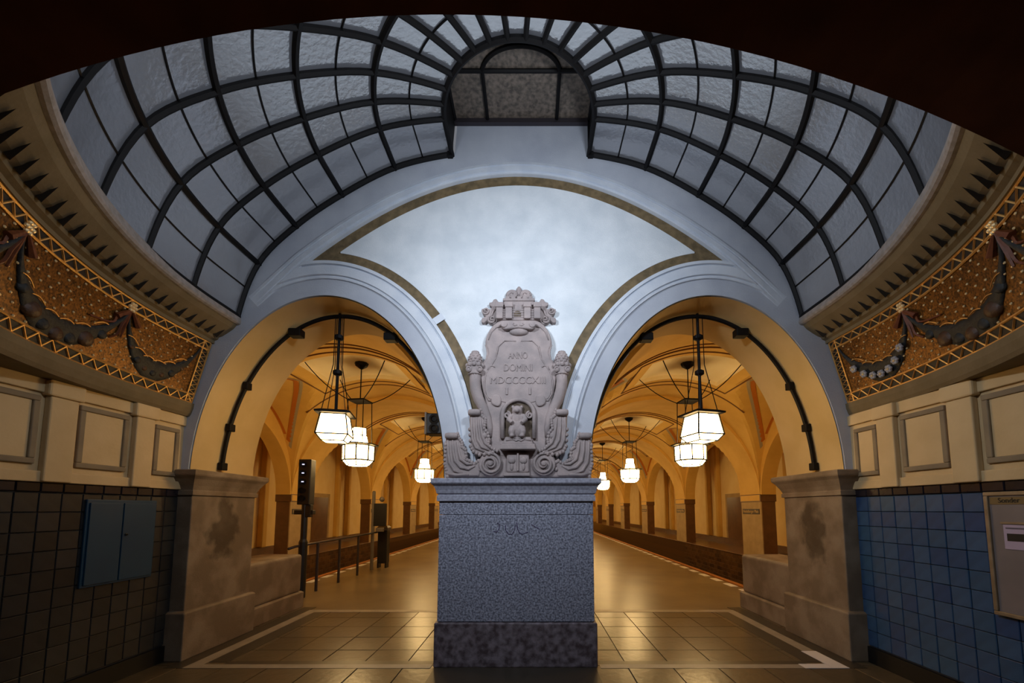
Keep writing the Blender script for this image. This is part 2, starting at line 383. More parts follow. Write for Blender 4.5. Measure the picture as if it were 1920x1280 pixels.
MP = [(0.19, 0.0), (0.19, 0.025), (0.21, 0.03), (0.215, 0.018), (0.225, 0.018), (0.23, 0.045), (0.33, 0.05), (0.335, 0.03), (0.345, 0.03), (0.35, 0.06), (0.385, 0.06), (0.39, 0.0)]
for sx in (-1, 1):
    arch_sweep('arch_moulding', sx, MP, 'mould', 0.16, 1.0, cut=0.085)
    arch_sweep('brown_band', sx, [(0.385, 0.0), (0.39, 0.022), (0.50, 0.024), (0.505, 0.0)], 'brownband', 0.30, 1.0, cut=0.12)
BP = [(-0.06, 0.0), (-0.055, 0.05), (-0.02, 0.06), (-0.015, 0.035), (0.0, 0.035), (0.005, 0.065), (0.06, 0.07), (0.065, 0.045), (0.075, 0.045), (0.08, 0.06), (0.10, 0.06), (0.105, 0.0)]
big_sweep('great_arch_moulding', BP, 'mould', -3.055, 3.055)
big_sweep('brown_band', [(0.105, 0.0), (0.108, 0.022), (0.225, 0.024), (0.23, 0.0)], 'brownband', -2.44, 2.44)
# keystone patch on the left arch band
arch_sweep('repair_patch', -1, [(0.385, 0.0), (0.388, 0.045), (0.505, 0.04), (0.51, 0.0)], 'mould', 0.733, 0.745, n=4)

# ------------------------------------------------------------------ pillar
pl = tag(empty('stone_pillar', (0, 0.4, 0)), 'broad granite pillar with moulded capital between the two arches', 'pillar')
def P_(mb, name, m, par, **k):
    o = mb.build(name, m, par, **k); o.location = (-par.location.x, -par.location.y, -par.location.z); return o
P_(MB().box(-0.835, 0.835, -0.205, 1.0, 0.0, 0.44), 'plinth', 'granite_base', pl, bevel=0.012)
P_(MB().box(-0.81, 0.81, -0.18, 1.0, 0.446, 1.538), 'shaft_block', 'granite', pl, bevel=0.006)
P_(MB().box(-0.81, 0.81, -0.18, 1.0, 1.542, 1.69), 'shaft_block', 'granite', pl, bevel=0.004)
P_(MB().rects(-0.81, 0.81, -0.18, 0.98, [(0, 1.68), (0.022, 1.685), (0.022, 1.74), (0.012, 1.745), (0.012, 1.755), (0.025, 1.765), (0.033, 1.80), (0.05, 1.84), (0.075, 1.865), (0.08, 1.875), (0.08, 1.915), (0.07, 1.921)]), 'capital', 'granite_cap', pl)
# pen marks on the pillar
def pen(pts): P_(MB().tube([(at(px, py, -0.18)[0], -0.181, at(px, py, -0.18)[1]) for px, py in pts], 0.004, 5), 'pen_mark', 'purple', pl)
pen([(932, 980), (937, 983), (936, 990), (932, 997), (925, 996)])
pen([(948, 984), (948, 993), (953, 1001), (960, 1001), (965, 993), (966, 984)])
pen([(969, 979), (970, 990), (974, 999), (981, 1001), (990, 997)])
pen([(996, 983), (1005, 988), (1012, 992)])
P_(MB().box(-0.82, 0.82, -0.75, -0.21, -0.02, 0.006), 'foot_slab', 'dark_strip', pl, bevel=0.004)

# ------------------------------------------------------------------ side piers with parapets
for sx, side in ((-1, 'slate tiled'), (1, 'blue tiled')):
    p = tag(empty('arch_pier', (sx * 3.9, 0.5, 0)), 'stained stone pier and low parapet against the %s wall' % side, 'pier')
    a, b = sorted((sx * 3.57, sx * 4.6))
    P_(MB().box(a, b, 0.0, 1.0, 0.5, 1.76), 'shaft', 'pierstone', p, bevel=0.01)
    P_(MB().rects(a, b, 0.0, 1.0, [(0.05, 0), (0.05, 0.49), (0.03, 0.505), (0.0, 0.51)]), 'plinth', 'pierstone', p, bevel=0.01)
    P_(MB().rects(a, b, 0.0, 1.0, [(0, 1.75), (0.022, 1.755), (0.022, 1.80), (0.012, 1.805), (0.012, 1.815), (0.03, 1.86), (0.07, 1.93), (0.10, 1.965), (0.105, 1.98), (0.105, 2.02), (0.09, 2.03)]), 'capital', 'pierstone', p)
    a, b = sorted((sx * 3.63, sx * 4.3))
    P_(MB().box(a, b, 1.0, 2.32, 0.25, 0.86), 'parapet', 'pierstone', p, bevel=0.05, seg=4)
    P_(MB().rects(a, b, 1.0, 2.32, [(0.03, 0), (0.03, 0.24), (0.0, 0.26)]), 'parapet_plinth', 'pierstone', p, bevel=0.008)

# ------------------------------------------------------------------ glass dome
DX, DY0 = 0.03, 0.38
KR = [(0.81, 5.79), (1.48, 5.62), (2.09, 5.28), (2.61, 4.89), (3.02, 4.43), (3.22, 3.80)]
def cat(p0, p1, p2, p3, t):
    return tuple(0.5 * (2 * b + (c - a) * t + (2 * a - 5 * b + 4 * c - d) * t * t + (-a + 3 * b - 3 * c + d) * t ** 3) for a, b, c, d in zip(p0, p1, p2, p3))
def prof(k):
    i = min(int(k), 4); t = k - i
    g = lambda j: KR[j] if 0 <= j < 6 else ((0.10, 5.86) if j < 0 else (3.25, 3.2))
    return cat(g(i - 1), g(i), g(i + 1), g(i + 2), t)
def spoke_angle(j, R):
    m = j > 7; q = 15 - j if m else j
    ain = 5 + 11.33 * q; aout = 4.5 + 10.2 * q + 0.16 * q * q
    f = min(max((R - 0.81) / 2.4, 0), 1); a = radians(ain + (aout - ain) * f)
    return pi - a if m else a
def dome(k, s, dz=0.0):
    R, z = prof(k); z += dz
    if s < 0 or s > 15:
        t = s + 1 if s < 0 else 16 - s; sg = 1 if s < 0 else -1
        a0 = spoke_angle(0, R); L = DY0 + R * a0; d = t * L
        if d <= DY0: return (DX + sg * R, -d, z)
        a = (d - DY0) / R; return (DX + sg * R * cos(a), -DY0 - R * sin(a), z)
    i = min(int(s), 14); a = spoke_angle(i, R) + (spoke_angle(i + 1, R) - spoke_angle(i, R)) * (s - i)
    return (DX + R * cos(a), -DY0 - R * sin(a), z)
gd = tag(empty('glass_dome', (DX, 0, 3.8)), 'grey hammered glass half dome with black iron glazing bars', 'skylight')
for si in range(17):
    s0, s1 = si - 1, si
    for ki in range(10):
        k0, k1 = ki / 2, ki / 2 + 0.5
        mb = MB(); mb.grid(lambda k, s: dome(k, s, 0.012), lin(k0, k1, 4), lin(s0, s1, 6))
        P_(mb, 'glass_pane', 'glass', gd, smooth=True)
S_ALL = sorted(set([i * 0.125 - 1 for i in range(137)]))
for ki in range(11):
    main = ki % 2 == 0
    P_(MB().tube([dome(ki / 2, s, -0.01 if main else 0.005) for s in S_ALL], 0.030 if main else 0.009, 6), 'ring_bar' if main else 'thin_bar', 'iron', gd, smooth=False)
for j in range(16):
    P_(MB().tube([dome(k, j, -0.012) for k in lin(0, 5, 31)], 0.026, 6), 'spoke_bar', 'iron', gd)
for sg in (-1, 1):
    P_(MB().tube([(DX + sg * prof(k)[0], -0.02, prof(k)[1] - 0.01) for k in lin(0, 5, 31)], 0.030, 6), 'wall_bar', 'iron', gd)
# raised lantern light in the middle of the dome
sk = tag(empty('lantern_skylight', (0.05, 0, 6.2)), 'dirty brown flat skylight with arched bars at the dome crown', 'skylight')
def uplan(hw, d, n=24):
    """U shaped outline: half width hw, depth d"""
    st = d - hw * 0.62
    return [(0.05 + hw, 0.0)] + [(0.05 + hw * cos(a), -st - (d - st) * sin(a)) for a in lin(0, pi, n)] + [(0.05 - hw, 0.0)]
U1 = uplan(0.80, 0.90); n = len(U1)
well = MB(); R1 = [dome(0, s) for s in lin(-1, 16, n)]
well.add([(x, y, 6.24) for x, y in U1] + [(x, y, z) for x, y, z in R1], [(i, i + 1, n + i + 1, n + i) for i in range(n - 1)])
P_(well, 'well_side', 'iron', sk)
def flat_panel(name, outline, z, m): 
    o = MB(); k = len(outline); o.add([(x, y, z) for x, y in outline] + [(x, y, z + 0.012) for x, y in outline], [tuple(range(k)), tuple(range(2 * k - 1, k - 1, -1))] + [(i, (i + 1) % k, k + (i + 1) % k, k + i) for i in range(k)])
    return P_(o, name, m, sk)
YB = -0.57
U2 = uplan(0.41, 0.80)
def clip(poly, f):
    out = []
    for i in range(len(poly)):
        a, b = poly[i], poly[(i + 1) % len(poly)]; fa, fb_ = f(a), f(b)
        if fa >= 0: out.append(a)
        if fa * fb_ < 0: t = fa / (fa - fb_); out.append((a[0] + (b[0] - a[0]) * t, a[1] + (b[1] - a[1]) * t))
    return out
for xa, xb in ((-0.80, -0.36), (-0.36, 0.46), (0.46, 0.90)):
    for front in (False, True):
        q = clip(clip(clip(U1, lambda p: p[0] - xa), lambda p: xb - p[0]), (lambda p: YB - p[1]) if front else (lambda p: p[1] - YB))
        if len(q) > 2: flat_panel('skylight_pane', q, 6.22, 'dirty')
P_(MB().tube([(x, y, 6.205) for x, y in U2], 0.022, 6), 'arched_bar', 'iron', sk)
P_(MB().tube([(x, y, 6.205) for x, y in U1], 0.028, 6), 'edge_bar', 'iron', sk)
P_(MB().tube([(-0.72, YB, 6.205), (0.82, YB, 6.205)], 0.02, 6), 'cross_bar', 'iron', sk)
P_(MB().box(-0.78, 0.88, -0.05, -0.002, 6.16, 6.215), 'sill_bar', 'steel', sk)
for x in (-0.80, 0.86): P_(MB().box(x - 0.03, x + 0.03, -0.05, 0, 5.74, 6.2), 'corner_post', 'iron', sk)

# ------------------------------------------------------------------ cornice and mosaic frieze
FY0 = 0.35; YCUT = 2.93
def swp(sx, R, z, u):
    """u 0 (back wall) .. 1 (near arch)"""
    tm = math.asin(min(1, (YCUT - FY0) / R)); L = FY0 + R * tm; d = u * L
    if d <= FY0: return (DX + sx * R, -d, z)
    a = (d - FY0) / R; return (DX + sx * R * cos(a), -FY0 - R * sin(a), z)
def sweep(name, sx, pr, m, par, n=70, smooth=False):
    mb = MB(); mb.grid(lambda u, k: swp(sx, pr[k][0], pr[k][1], u), lin(0, 1, n), range(len(pr)))
    return P_(mb, name, m, par, smooth=smooth)
FB, FT = (3.68, 2.77), (3.50, 3.48)
FN = sqrt((FT[0] - FB[0]) ** 2 + (FT[1] - FB[1]) ** 2)
def fr(sx, a, h, e=0.006):
    """point on the frieze: a = metres from the back wall, h 0..1 up, e = proud of the surface"""
    R = FB[0] + (FT[0] - FB[0]) * h - e * 0.94; z = FB[1] + (FT[1] - FB[1]) * h - e * 0.33
    if a <= FY0: return (DX + sx * R, -a, z)
    q = (a - FY0) / 3.62; return (DX + sx * R * cos(q), -FY0 - R * sin(q), z)
AMAX = 3.15
CN = {-1: 'left', 1: 'right'}
for sx in (-1, 1):
    where = 'slate tiled' if sx < 0 else 'blue tiled'
    c = tag(empty('cornice', (sx * 3.4, -0.1, 3.5)), 'curved plaster cornice with pointed plugs coloured as shaded recesses above the %s wall' % where, 'cornice', kind=None)
    sweep('cove', sx, [(3.50, 3.47), (3.475, 3.47), (3.475, 3.505), (3.44, 3.52), (3.43, 3.545), (3.39, 3.56), (3.33, 3.60), (3.27, 3.645), (3.235, 3.69)], 'cove', c)
    sweep('lip', sx, [(3.235, 3.688), (3.215, 3.69), (3.195, 3.70), (3.185, 3.72), (3.19, 3.75), (3.205, 3.81)], 'lip', c)
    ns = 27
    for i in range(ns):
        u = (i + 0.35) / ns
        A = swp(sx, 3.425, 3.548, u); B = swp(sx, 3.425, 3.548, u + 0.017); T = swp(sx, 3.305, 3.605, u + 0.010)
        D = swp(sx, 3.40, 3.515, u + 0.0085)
        P_(MB().add([A, B, T, D], [(0, 1, 2), (0, 3, 1), (1, 3, 2), (2, 3, 0)]), 'shade_plug', 'recessshade', c)  # dark plug in place of a shaded recess
    f = tag(empty('mosaic_frieze', (sx * 3.6, -0.1, 2.8)), ('gold mosaic frieze with fruit garlands above the slate tiled wall' if sx < 0 else 'gold mosaic frieze with white flowered garland above the blue tiled wall'), 'frieze')
    sweep('gold_ground', sx, [FB, FT], 'mosaic', f, smooth=True)
    sweep('lower_moulding', sx, [(FB[0] + 0.03, 2.785), (FB[0] - 0.025, 2.775), (FB[0] - 0.02, 2.72), (FB[0] + 0.0, 2.66), (FB[0] + 0.02, 2.63), (FB[0] + 0.25, 2.63)], 'cove', f)
    for h0, h1, nm in ((0.02, 0.145, 'lower'), (0.87, 0.985, 'upper')):
        b = MB(); b.grid(lambda a, h: fr(sx, a, h, 0.004), lin(0.03, AMAX, 60), [h0, h1]); P_(b, 'black_border', 'mosaicblack', f)
        for h in (h0, h1): P_(MB().tube([fr(sx, a, h, 0.008) for a in lin(0.03, AMAX, 60)], 0.010, 5), 'gold_edge_line', 'gold', f)
        nz = 24; z = []
        for i in range(nz * 2 + 1):
            a = 0.04 + (AMAX - 0.06) * i / (nz * 2); z.append(fr(sx, a, h0 + 0.012 if i % 2 == 0 else h1 - 0.012, 0.009))
        P_(MB().tube(z, 0.0085, 4), 'zigzag_line', 'gold', f)
    b = MB(); b.grid(lambda a, h: fr(sx, a, h, 0.005), [0.02, 0.11], lin(0.02, 0.98, 8)); P_(b, 'black_border', 'mosaicblack', f)
    for a in (0.025, 0.11): P_(MB().tube([fr(sx, a, h, 0.009) for h in lin(0.02, 0.98, 12)], 0.008, 5), 'gold_edge_line', 'gold', f)
    P_(MB().tube([fr(sx, 0.03 if i % 2 else 0.10, 0.05 + 0.9 * i / 24, 0.01) for i in range(25)], 0.006, 4), 'zigzag_line', 'gold', f)
    # dots
    d = MB()
    for r in range(9):
        for i in range(30):
            a = 0.19 + i * 0.105 + (0.052 if r % 2 else 0); h = 0.175 + r * 0.083
            if a < AMAX: d.ball(fr(sx, a + random.uniform(-.012, .012), h + random.uniform(-.01, .01), 0.004), 0.0095, n=6, m=4)
    o = P_(d, 'gold_dots', 'dot', f); o['kind'] = 'stuff'
    # garlands: swags between rosettes at a = 0.13, 0.98, 2.15, 3.2
    posts = [0.13, 0.98, 2.10, 3.2]
    for gi in range(3):
        a0, a1 = posts[gi], posts[gi + 1]; sag = (0.56, 0.60, 0.6)[gi]
        g = MB(); ctr = []; up = []
        for t in lin(0, 1, 33):
            a = a0 + (a1 - a0) * t; h = 0.84 - sag * (4 * t * (1 - t)) ** 0.75; wd = 0.025 + 0.115 * sin(pi * t)
            ctr.append((a, h, wd))
        V = []
        for a, h, wd in ctr:
            for k in range(7):
                q = pi * k / 6; V.append(fr(sx, a, h + wd * cos(q), 0.004 + 0.016 * sin(q)))
        g.add(V, [(i * 7 + k, i * 7 + k + 1, (i + 1) * 7 + k + 1, (i + 1) * 7 + k) for i in range(32) for k in range(6)])
        go = P_(g, 'garland', 'garland', f, smooth=True)
        for i, t in enumerate(lin(0.16, 0.84, 7)):
            a = a0 + (a1 - a0) * t; h = 0.83 - sag * (4 * t * (1 - t)) ** 0.75 - 0.02
            if gi == 0 and sx > 0:
                fl = MB()
                for q in range(6):
                    ca = cos(q * pi / 3); sa = sin(q * pi / 3); fl.ball(fr(sx, a + 0.024 * ca, h + 0.033 * sa, 0.045), 0.017, 0.017, 0.017, 8, 5)
                o = MB.build(fl, 'flower', 'flower', go); o.location = (0, 0, 0)
                o = MB().ball(fr(sx, a, h, 0.055), 0.012, n=6, m=4).build('flower_centre', 'dot', go)
            else:
                rr = (0.045, 0.07, 0.05, 0.06, 0.05, 0.065, 0.04)[i] * (0.6 if gi == 0 else 1.0)
                MB().ball(fr(sx, a, h, 0.012), rr * 0.5, rr, rr, 10, 7).build('fruit', 'fruit' if i % 2 == gi % 2 else 'garland', go, smooth=True)
        # gold sprigs along the upper edge
        for t in lin(0.14, 0.78, 6):
            a = a0 + (a1 - a0) * t; h = 0.845 - sag * (4 * t * (1 - t)) ** 0.75 + 0.03 + 0.095 * sin(pi * t)
            s2 = [fr(sx, a + 0.13 * q, h - 0.10 * q * (1 if t < 0.5 else -1) * abs(1 - 2 * t) + 0.025 * sin(pi * q), 0.02) for q in lin(0, 1, 7)]
            MB().tube(s2, 0.0045, 4).build('gold_sprig', 'gold', go)
    for a in posts[1:3]:
        ro = MB()
        for q in range(7):
            ro.ball(fr(sx, a + (0.03 * cos(q * pi / 3) if q < 6 else 0), 0.90 + (0.045 * sin(q * pi / 3) if q < 6 else 0), 0.02), 0.016, n=8, m=5)
        P_(ro, 'rosette', 'dot', f)
        for dx, ln in ((0.03, 0.42), (0.10, 0.30), (0.0, 0.36)):
            P_(MB().tube([fr(sx, a + dx * (4 * q * q) * (1 + 0.5 * sin(6 * q)) , 0.86 - ln * q, 0.014) for q in lin(0, 1, 14)], [0.014 - 0.008 * abs(q - .3) for q in lin(0, 1, 14)], 4), 'ribbon', 'ribbon', f)
        for sg in (-1, 1):
            P_(MB().tube([fr(sx, a + sg * 0.12 * q, 0.87 - 0.16 * q, 0.02) for q in lin(0.1, 1, 8)], [0.008 + 0.02 * q for q in lin(0, 1, 8)], 6), 'ribbon', 'ribbon', f)

# ------------------------------------------------------------------ side walls: glazed tiles below, painted panels above
WX = 3.72
def cube_mesh(name, sx, sy, sz, m, bev):
    mb = MB().box(-sx / 2, sx / 2, -sy / 2, sy / 2, -sz / 2, sz / 2)
    me = mb.mesh(name, m); bm = bmesh.new(); bm.from_mesh(me)
    if bev: bmesh.ops.bevel(bm, geom=bm.edges[:], offset=bev, segments=1, affect='EDGES')
    bm.to_mesh(me); bm.free(); return me
for sx in (-1, 1):
    a, b = sorted((sx * (WX + 0.012), sx * (WX + 0.3)))
    wl = MB().box(a, b, -8.0, 0.0, 0.0, 1.80).box(a, b, -8.0, 0.0, 1.80, 3.6).build('wall_left' if sx < 0 else 'wall_right', 'tilegrout')
    tag(wl, ('side wall with slate grey tiles below cream panels' if sx < 0 else 'side wall with blue glazed tiles below cream panels'), 'wall', kind='structure')
    TS = 0.1555
    tm = cube_mesh('wall_tile', 0.014, TS - 0.005, TS - 0.005, 'tile_grey' if sx < 0 else 'tile_blue', 0.004)
    bt = cube_mesh('border_tile', 0.022, TS - 0.004, 0.075, 'tile_black', 0.006)
    for c in range(22):
        y = -0.005 - TS * (c + 0.5)
        if c < 20:
            for r in range(10):
                z = 0.175 + TS * (r + 0.5)
                if z > 1.72: continue
                o = link('wall_tile', tm, wl); o.location = (sx * (WX + 0.006) + random.uniform(-.001, .001), y, z); o.rotation_euler = (0, random.uniform(-.006, .006), random.uniform(-.008, .008))
        o = link('border_tile', bt, wl); o.location = (sx * (WX + 0.002), y, 1.773)
    a, b = sorted((sx * (WX - 0.004), sx * (WX + 0.012)))
    MB().box(a, b, -8.0, -22 * TS, 0.17, 1.81).build('far_tiling', 'tile_grey' if sx < 0 else 'tile_blue', wl)
    a, b = sorted((sx * (WX - 0.02), sx * (WX + 0.012)))
    bb = MB().box(a, b, -8.0, -0.0, 0.0, 0.165).build('baseboard_left' if sx < 0 else 'baseboard_right', 'black')
    tag(bb, 'black skirting at the foot of the %s wall' % ('slate tiled' if sx < 0 else 'blue tiled'), 'baseboard', kind='structure')
    # upper zone
    a, b = sorted((sx * WX, sx * (WX + 0.02)))
    MB().box(a, b, -8.0, 0.0, 1.812, 2.85).build('upper_wall', 'cream', wl)
    for y0, y1, z0, z1 in ((-0.07, -0.35, 1.95, 2.47), (-0.62, -1.04, 1.95, 2.49), (-1.32, -1.86, 1.95, 2.49), (-2.14, -2.6, 1.95, 2.49)):
        y0, y1 = y1, y0
        fm = MB()
        fw = 0.045
        a, b = sorted((sx * (WX - 0.028), sx * WX))
        fm.box(a, b, y0, y1, z0, z0 + fw).box(a, b, y0, y1, z1 - fw, z1).box(a, b, y0, y0 + fw, z0 + fw, z1 - fw).box(a, b, y1 - fw, y1, z0 + fw, z1 - fw)
        fo = fm.build('panel_frame', 'cream_dark', wl, bevel=0.008)
        a, b = sorted((sx * (WX - 0.012), sx * (WX - 0.0005)))
        MB().box(a, b, y0 + fw, y1 - fw, z0 + fw, z1 - fw).build('panel', 'cream', wl, bevel=0.004)
    for y0, y1 in ((-0.58, -0.39), (-1.28, -1.08), (-2.10, -1.90)):
        a, b = sorted((sx * (WX - 0.055), sx * WX))
        MB().box(a, b, y0, y1, 1.815, 2.50).build('pilaster', 'cream', wl, bevel=0.01)
        a, b = sorted((sx * (WX - 0.075), sx * WX))
        MB().box(a, b, y0 - 0.03, y1 + 0.03, 2.50, 2.63).build('pilaster_cap', 'cream', wl, bevel=0.015)
    a, b = sorted((sx * (WX - 0.03), sx * WX))
    MB().box(a, b, -2.7, 0.0, 1.812, 1.90).build('dado_rail', 'cream', wl, bevel=0.008)
    MB().box(a, b, -2.7, 0.0, 2.52, 2.63).build('upper_rail', 'cream', wl, bevel=0.008)

# blue wall cabinet
cb = tag(empty('wall_cabinet', (-WX, -0.6, 0.92)), 'blue metal wall cabinet with two doors on slate tiles', 'cabinet')
P_(MB().box(-WX, -WX + 0.022, -0.92, -0.27, 0.92, 1.685), 'body', 'bluemetal', cb, bevel=0.006)
for k, (y0, y1) in enumerate(((-0.90, -0.617), (-0.607, -0.29))):
    dr = P_(MB().box(-WX + 0.022, -WX + 0.034, y0, y1, 0.94, 1.655), 'door', 'bluemetal', cb, bevel=0.004)
    if k: MB().lathe([(0.0, 0.0), (0.012, 0.0), (0.012, 0.008), (0.005, 0.01), (0.005, 0.022)], 10, (-WX + 0.034, -0.575, 1.36), axis='x').build('lock', 'black', dr)

# display case on the blue wall
dc = tag(empty('display_case', (WX, -1.7, 0.8)), 'worn framed notice case with grey board on blue tiles', 'notice case')
X0 = WX - 0.045
P_(MB().box(WX - 0.03, WX + 0.005, -2.15, -1.30, 0.83, 1.705), 'board', 'board', dc)
for nm, q in (('frame_rail', (-2.17, -1.285, 1.70, 1.73)), ('frame_rail', (-2.17, -1.285, 0.805, 0.835)), ('frame_stile', (-1.315, -1.285, 0.835, 1.70)), ('frame_stile', (-2.17, -2.14, 0.835, 1.70))):
    P_(MB().box(X0, WX + 0.005, *q), nm, 'frame', dc, bevel=0.006)
P_(MB().box(WX - 0.034, WX - 0.0295, -2.13, -1.32, 1.635, 1.69), 'header_strip', 'header', dc)
o = link('header_lettering', text_mesh('header_lettering', 'Sonder', 0.052, 0.0008, 0.135), dc); o.data.materials.append(M['ink'])
o.matrix_parent_inverse.identity(); o.location = (WX - 0.036 - WX, -1.445 + 1.7, 1.663 - 0.8); o.rotation_euler = (pi / 2, 0, -pi / 2)
pp = P_(MB().box(WX - 0.036, WX - 0.031, -1.72, -1.395, 1.305, 1.485), 'notice_paper', 'paper', dc)
P_(MB().box(WX - 0.044, WX - 0.030, -1.74, -1.385, 1.49, 1.505), 'paper_clip_rail', 'frame', dc)
MB().box(WX - 0.0375, WX - 0.0355, -1.70, -1.415, 1.365, 1.42).build('black_bar', 'ink', pp)
for i in range(3): MB().box(WX - 0.0375, WX - 0.0355, -1.60, -1.41, 1.462 - i * 0.004, 1.464 - i * 0.004).build('print_line', 'ink', pp)

# ------------------------------------------------------------------ near arch and passage over the camera
RA, XA, ZA = 4.6, -0.2, 3.64
def zarc(x): return ZA - (RA - sqrt(RA * RA - (x - XA) ** 2))
c2 = MB(); XS = lin(-WX - 0.05, WX + 0.05, 61)
c2.grid(lambda x, y: (x, y, zarc(x)), XS, [-2.92, -3.5, -5.0, -8.0])
c2.grid(lambda x, k: (x, -2.92, zarc(x) if k == 0 else 3.80), XS, [0, 1])
c2.add([(-3.8, -2.92, 3.80), (3.8, -2.92, 3.80), (3.8, -8, 3.80), (-3.8, -8, 3.80)], [(0, 1, 2, 3)])
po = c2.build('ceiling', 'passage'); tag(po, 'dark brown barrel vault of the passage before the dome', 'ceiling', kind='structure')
bw = MB().box(-4.0, 4.0, -8.1, -8.0, 0, 3.8).build('wall_light_block', 'passage'); tag(bw, 'added unseen wall keeping outside light from the passage', 'wall', kind='structure')  # unseen wall added to keep world light out of the passage
# added fill lights, hidden from the camera, on the ledge above the near arch
for i, (lo, ta) in enumerate(FILLS):
    from mathutils import Vector
    fl = tag(empty('added_fill_light', (lo[0], -2.95, 3.80)), 'added unseen cool white fill light on the near arch ledge, %s' % ('over the slate tiled side' if i == 0 else 'over the blue tiled side'), 'added_fill_light')
    MB().box(-0.30, 0.30, -0.02, 0.03, 0.06, 0.30).build('housing', 'black', fl, bevel=0.01)
    for s_ in (-0.24, 0.24): MB().box(s_ - 0.015, s_ + 0.015, -0.03, 0.0, 0.0, 0.2).build('bracket', 'steel', fl)
    MB().box(-0.26, 0.26, 0.03, 0.036, 0.10, 0.26).build('front_glass', 'fillglass', fl)

# ------------------------------------------------------------------ floor and platform
XL, XR, YE = -4.8, 4.45, 40.3
fl = MB().box(XL, XR, -8.0, 2.13, -1.1, -0.012).box(XL, XR, 2.13, YE, -1.1, 0.0).build('floor', 'asphalt'); tag(fl, 'glossy dark platform floor running through both arches', 'floor', kind='structure')
MB().box(XL, XR, -8.0, 2.13, -0.012, -0.006).build('grout_bed', 'grout', fl)
SL = 0.455
smesh = [cube_mesh('paving_slab', SL - 0.008, SL - 0.008, 0.02, 'slab', 0.003)]
for i in range(-8, 9):
    for j in range(-4, 5):
        x = i * SL; y = 0.08 + j * SL
        if abs(x) < 0.62 and -0.1 < y < 0.9: continue
        if abs(x) > 3.7: continue
        o = link('paving_slab', smesh[0], fl); o.location = (x, y, -0.008 + random.uniform(-0.0012, 0.0008)); o.rotation_euler = (random.uniform(-.003, .003), random.uniform(-.003, .003), 0)
MB().box(-3.72, 3.72, -8.0, -1.98, -0.012, 0.0).build('front_paving', 'slab', fl)
def strip(x0, x1, y0, y1, m, nm): MB().box(min(x0, x1), max(x0, x1), y0, y1, -0.004, 0.0045).build(nm, m, fl)
for sx in (-1, 1):
    strip(sx * 3.22, sx * 3.36, -0.22, 2.12, 'pale_strip', 'pale_border_strip')
    strip(sx * 3.02, sx * 3.22, -0.06, 1.98, 'dark_strip', 'dark_border_strip')
    strip(sx * 0.86, sx * 3.22, 1.98, 2.12, 'pale_strip', 'pale_border_strip')
    strip(sx * 0.86, sx * 3.22, -0.22, -0.12, 'pale_strip', 'pale_border_strip')
    strip(sx * 0.86, sx * 3.02, -0.12, -0.03, 'dark_strip', 'dark_border_strip')
    strip(sx * 3.36, sx * 3.55, -0.22, 2.3, 'dark_strip', 'dark_border_strip')
MB().box(3.20, 3.365, -0.225, 0.26, 0.002, 0.0075).build('white_corner_strip', 'white_strip', fl)
MB().box(2.92, 3.198, -0.225, -0.115, 0.002, 0.0075).build('white_corner_strip', 'white_strip', fl)
mk = cube_mesh('edge_marker', 0.15, 0.36, 0.01, 'white_strip', 0.002)
for i in range(46):
    for x, y0 in ((XR - 0.085, 2.95), (XL + 0.085, 2.75)):
        o = link('edge_marker', mk, fl); o.location = (x, y0 + i * 0.64, 0.001)

# tracks
for sx in (-1, 1):
    xe = XR if sx > 0 else XL; ow = 6.5
    a, b = sorted((xe, sx * ow))
    tb = MB().box(a, b, 1.0, YE, -1.25, -1.1).build('track_bed', 'ballast'); tag(tb, 'dark sunken track bed %s' % ('beside the railing' if sx < 0 else 'on the side without a railing'), 'track bed', kind='structure')
    for k in (0.35, 1.75):
        if abs(xe) + k > ow - 0.1: k = ow - abs(xe) - 0.25
        x = xe + sx * k
        r = MB()
        for (w2, z0, z1) in ((0.06, -1.1, -1.085), (0.01, -1.085, -0.985), (0.034, -0.985, -0.945)): r.box(x - w2, x + w2, 1.0, YE, z0, z1)
        ro = r.build('track_rail', 'rail'); tag(ro, 'steel running rail %s the platform %s' % ('next to' if k == 0.35 else 'away from', 'on the railing side' if sx < 0 else 'on the side without railing'), 'rail')
    g0, g1 = sorted((xe + sx * 0.09, xe + sx * 0.21))
    gb = MB().box(g0, g1, 1.0, YE, -0.13, -0.005).build('guard_board', 'timber'); tag(gb, 'orange brown guard board along the platform edge %s' % ('by the railing' if sx < 0 else 'opposite the railing'), 'guard board')
    for y in lin(1.5, 38, 13): 
        s0, s1 = sorted((xe, xe + sx * 0.10)); MB().box(s0, s1, y - 0.03, y + 0.03, -0.12, -0.05).build('bracket', 'steel', gb)

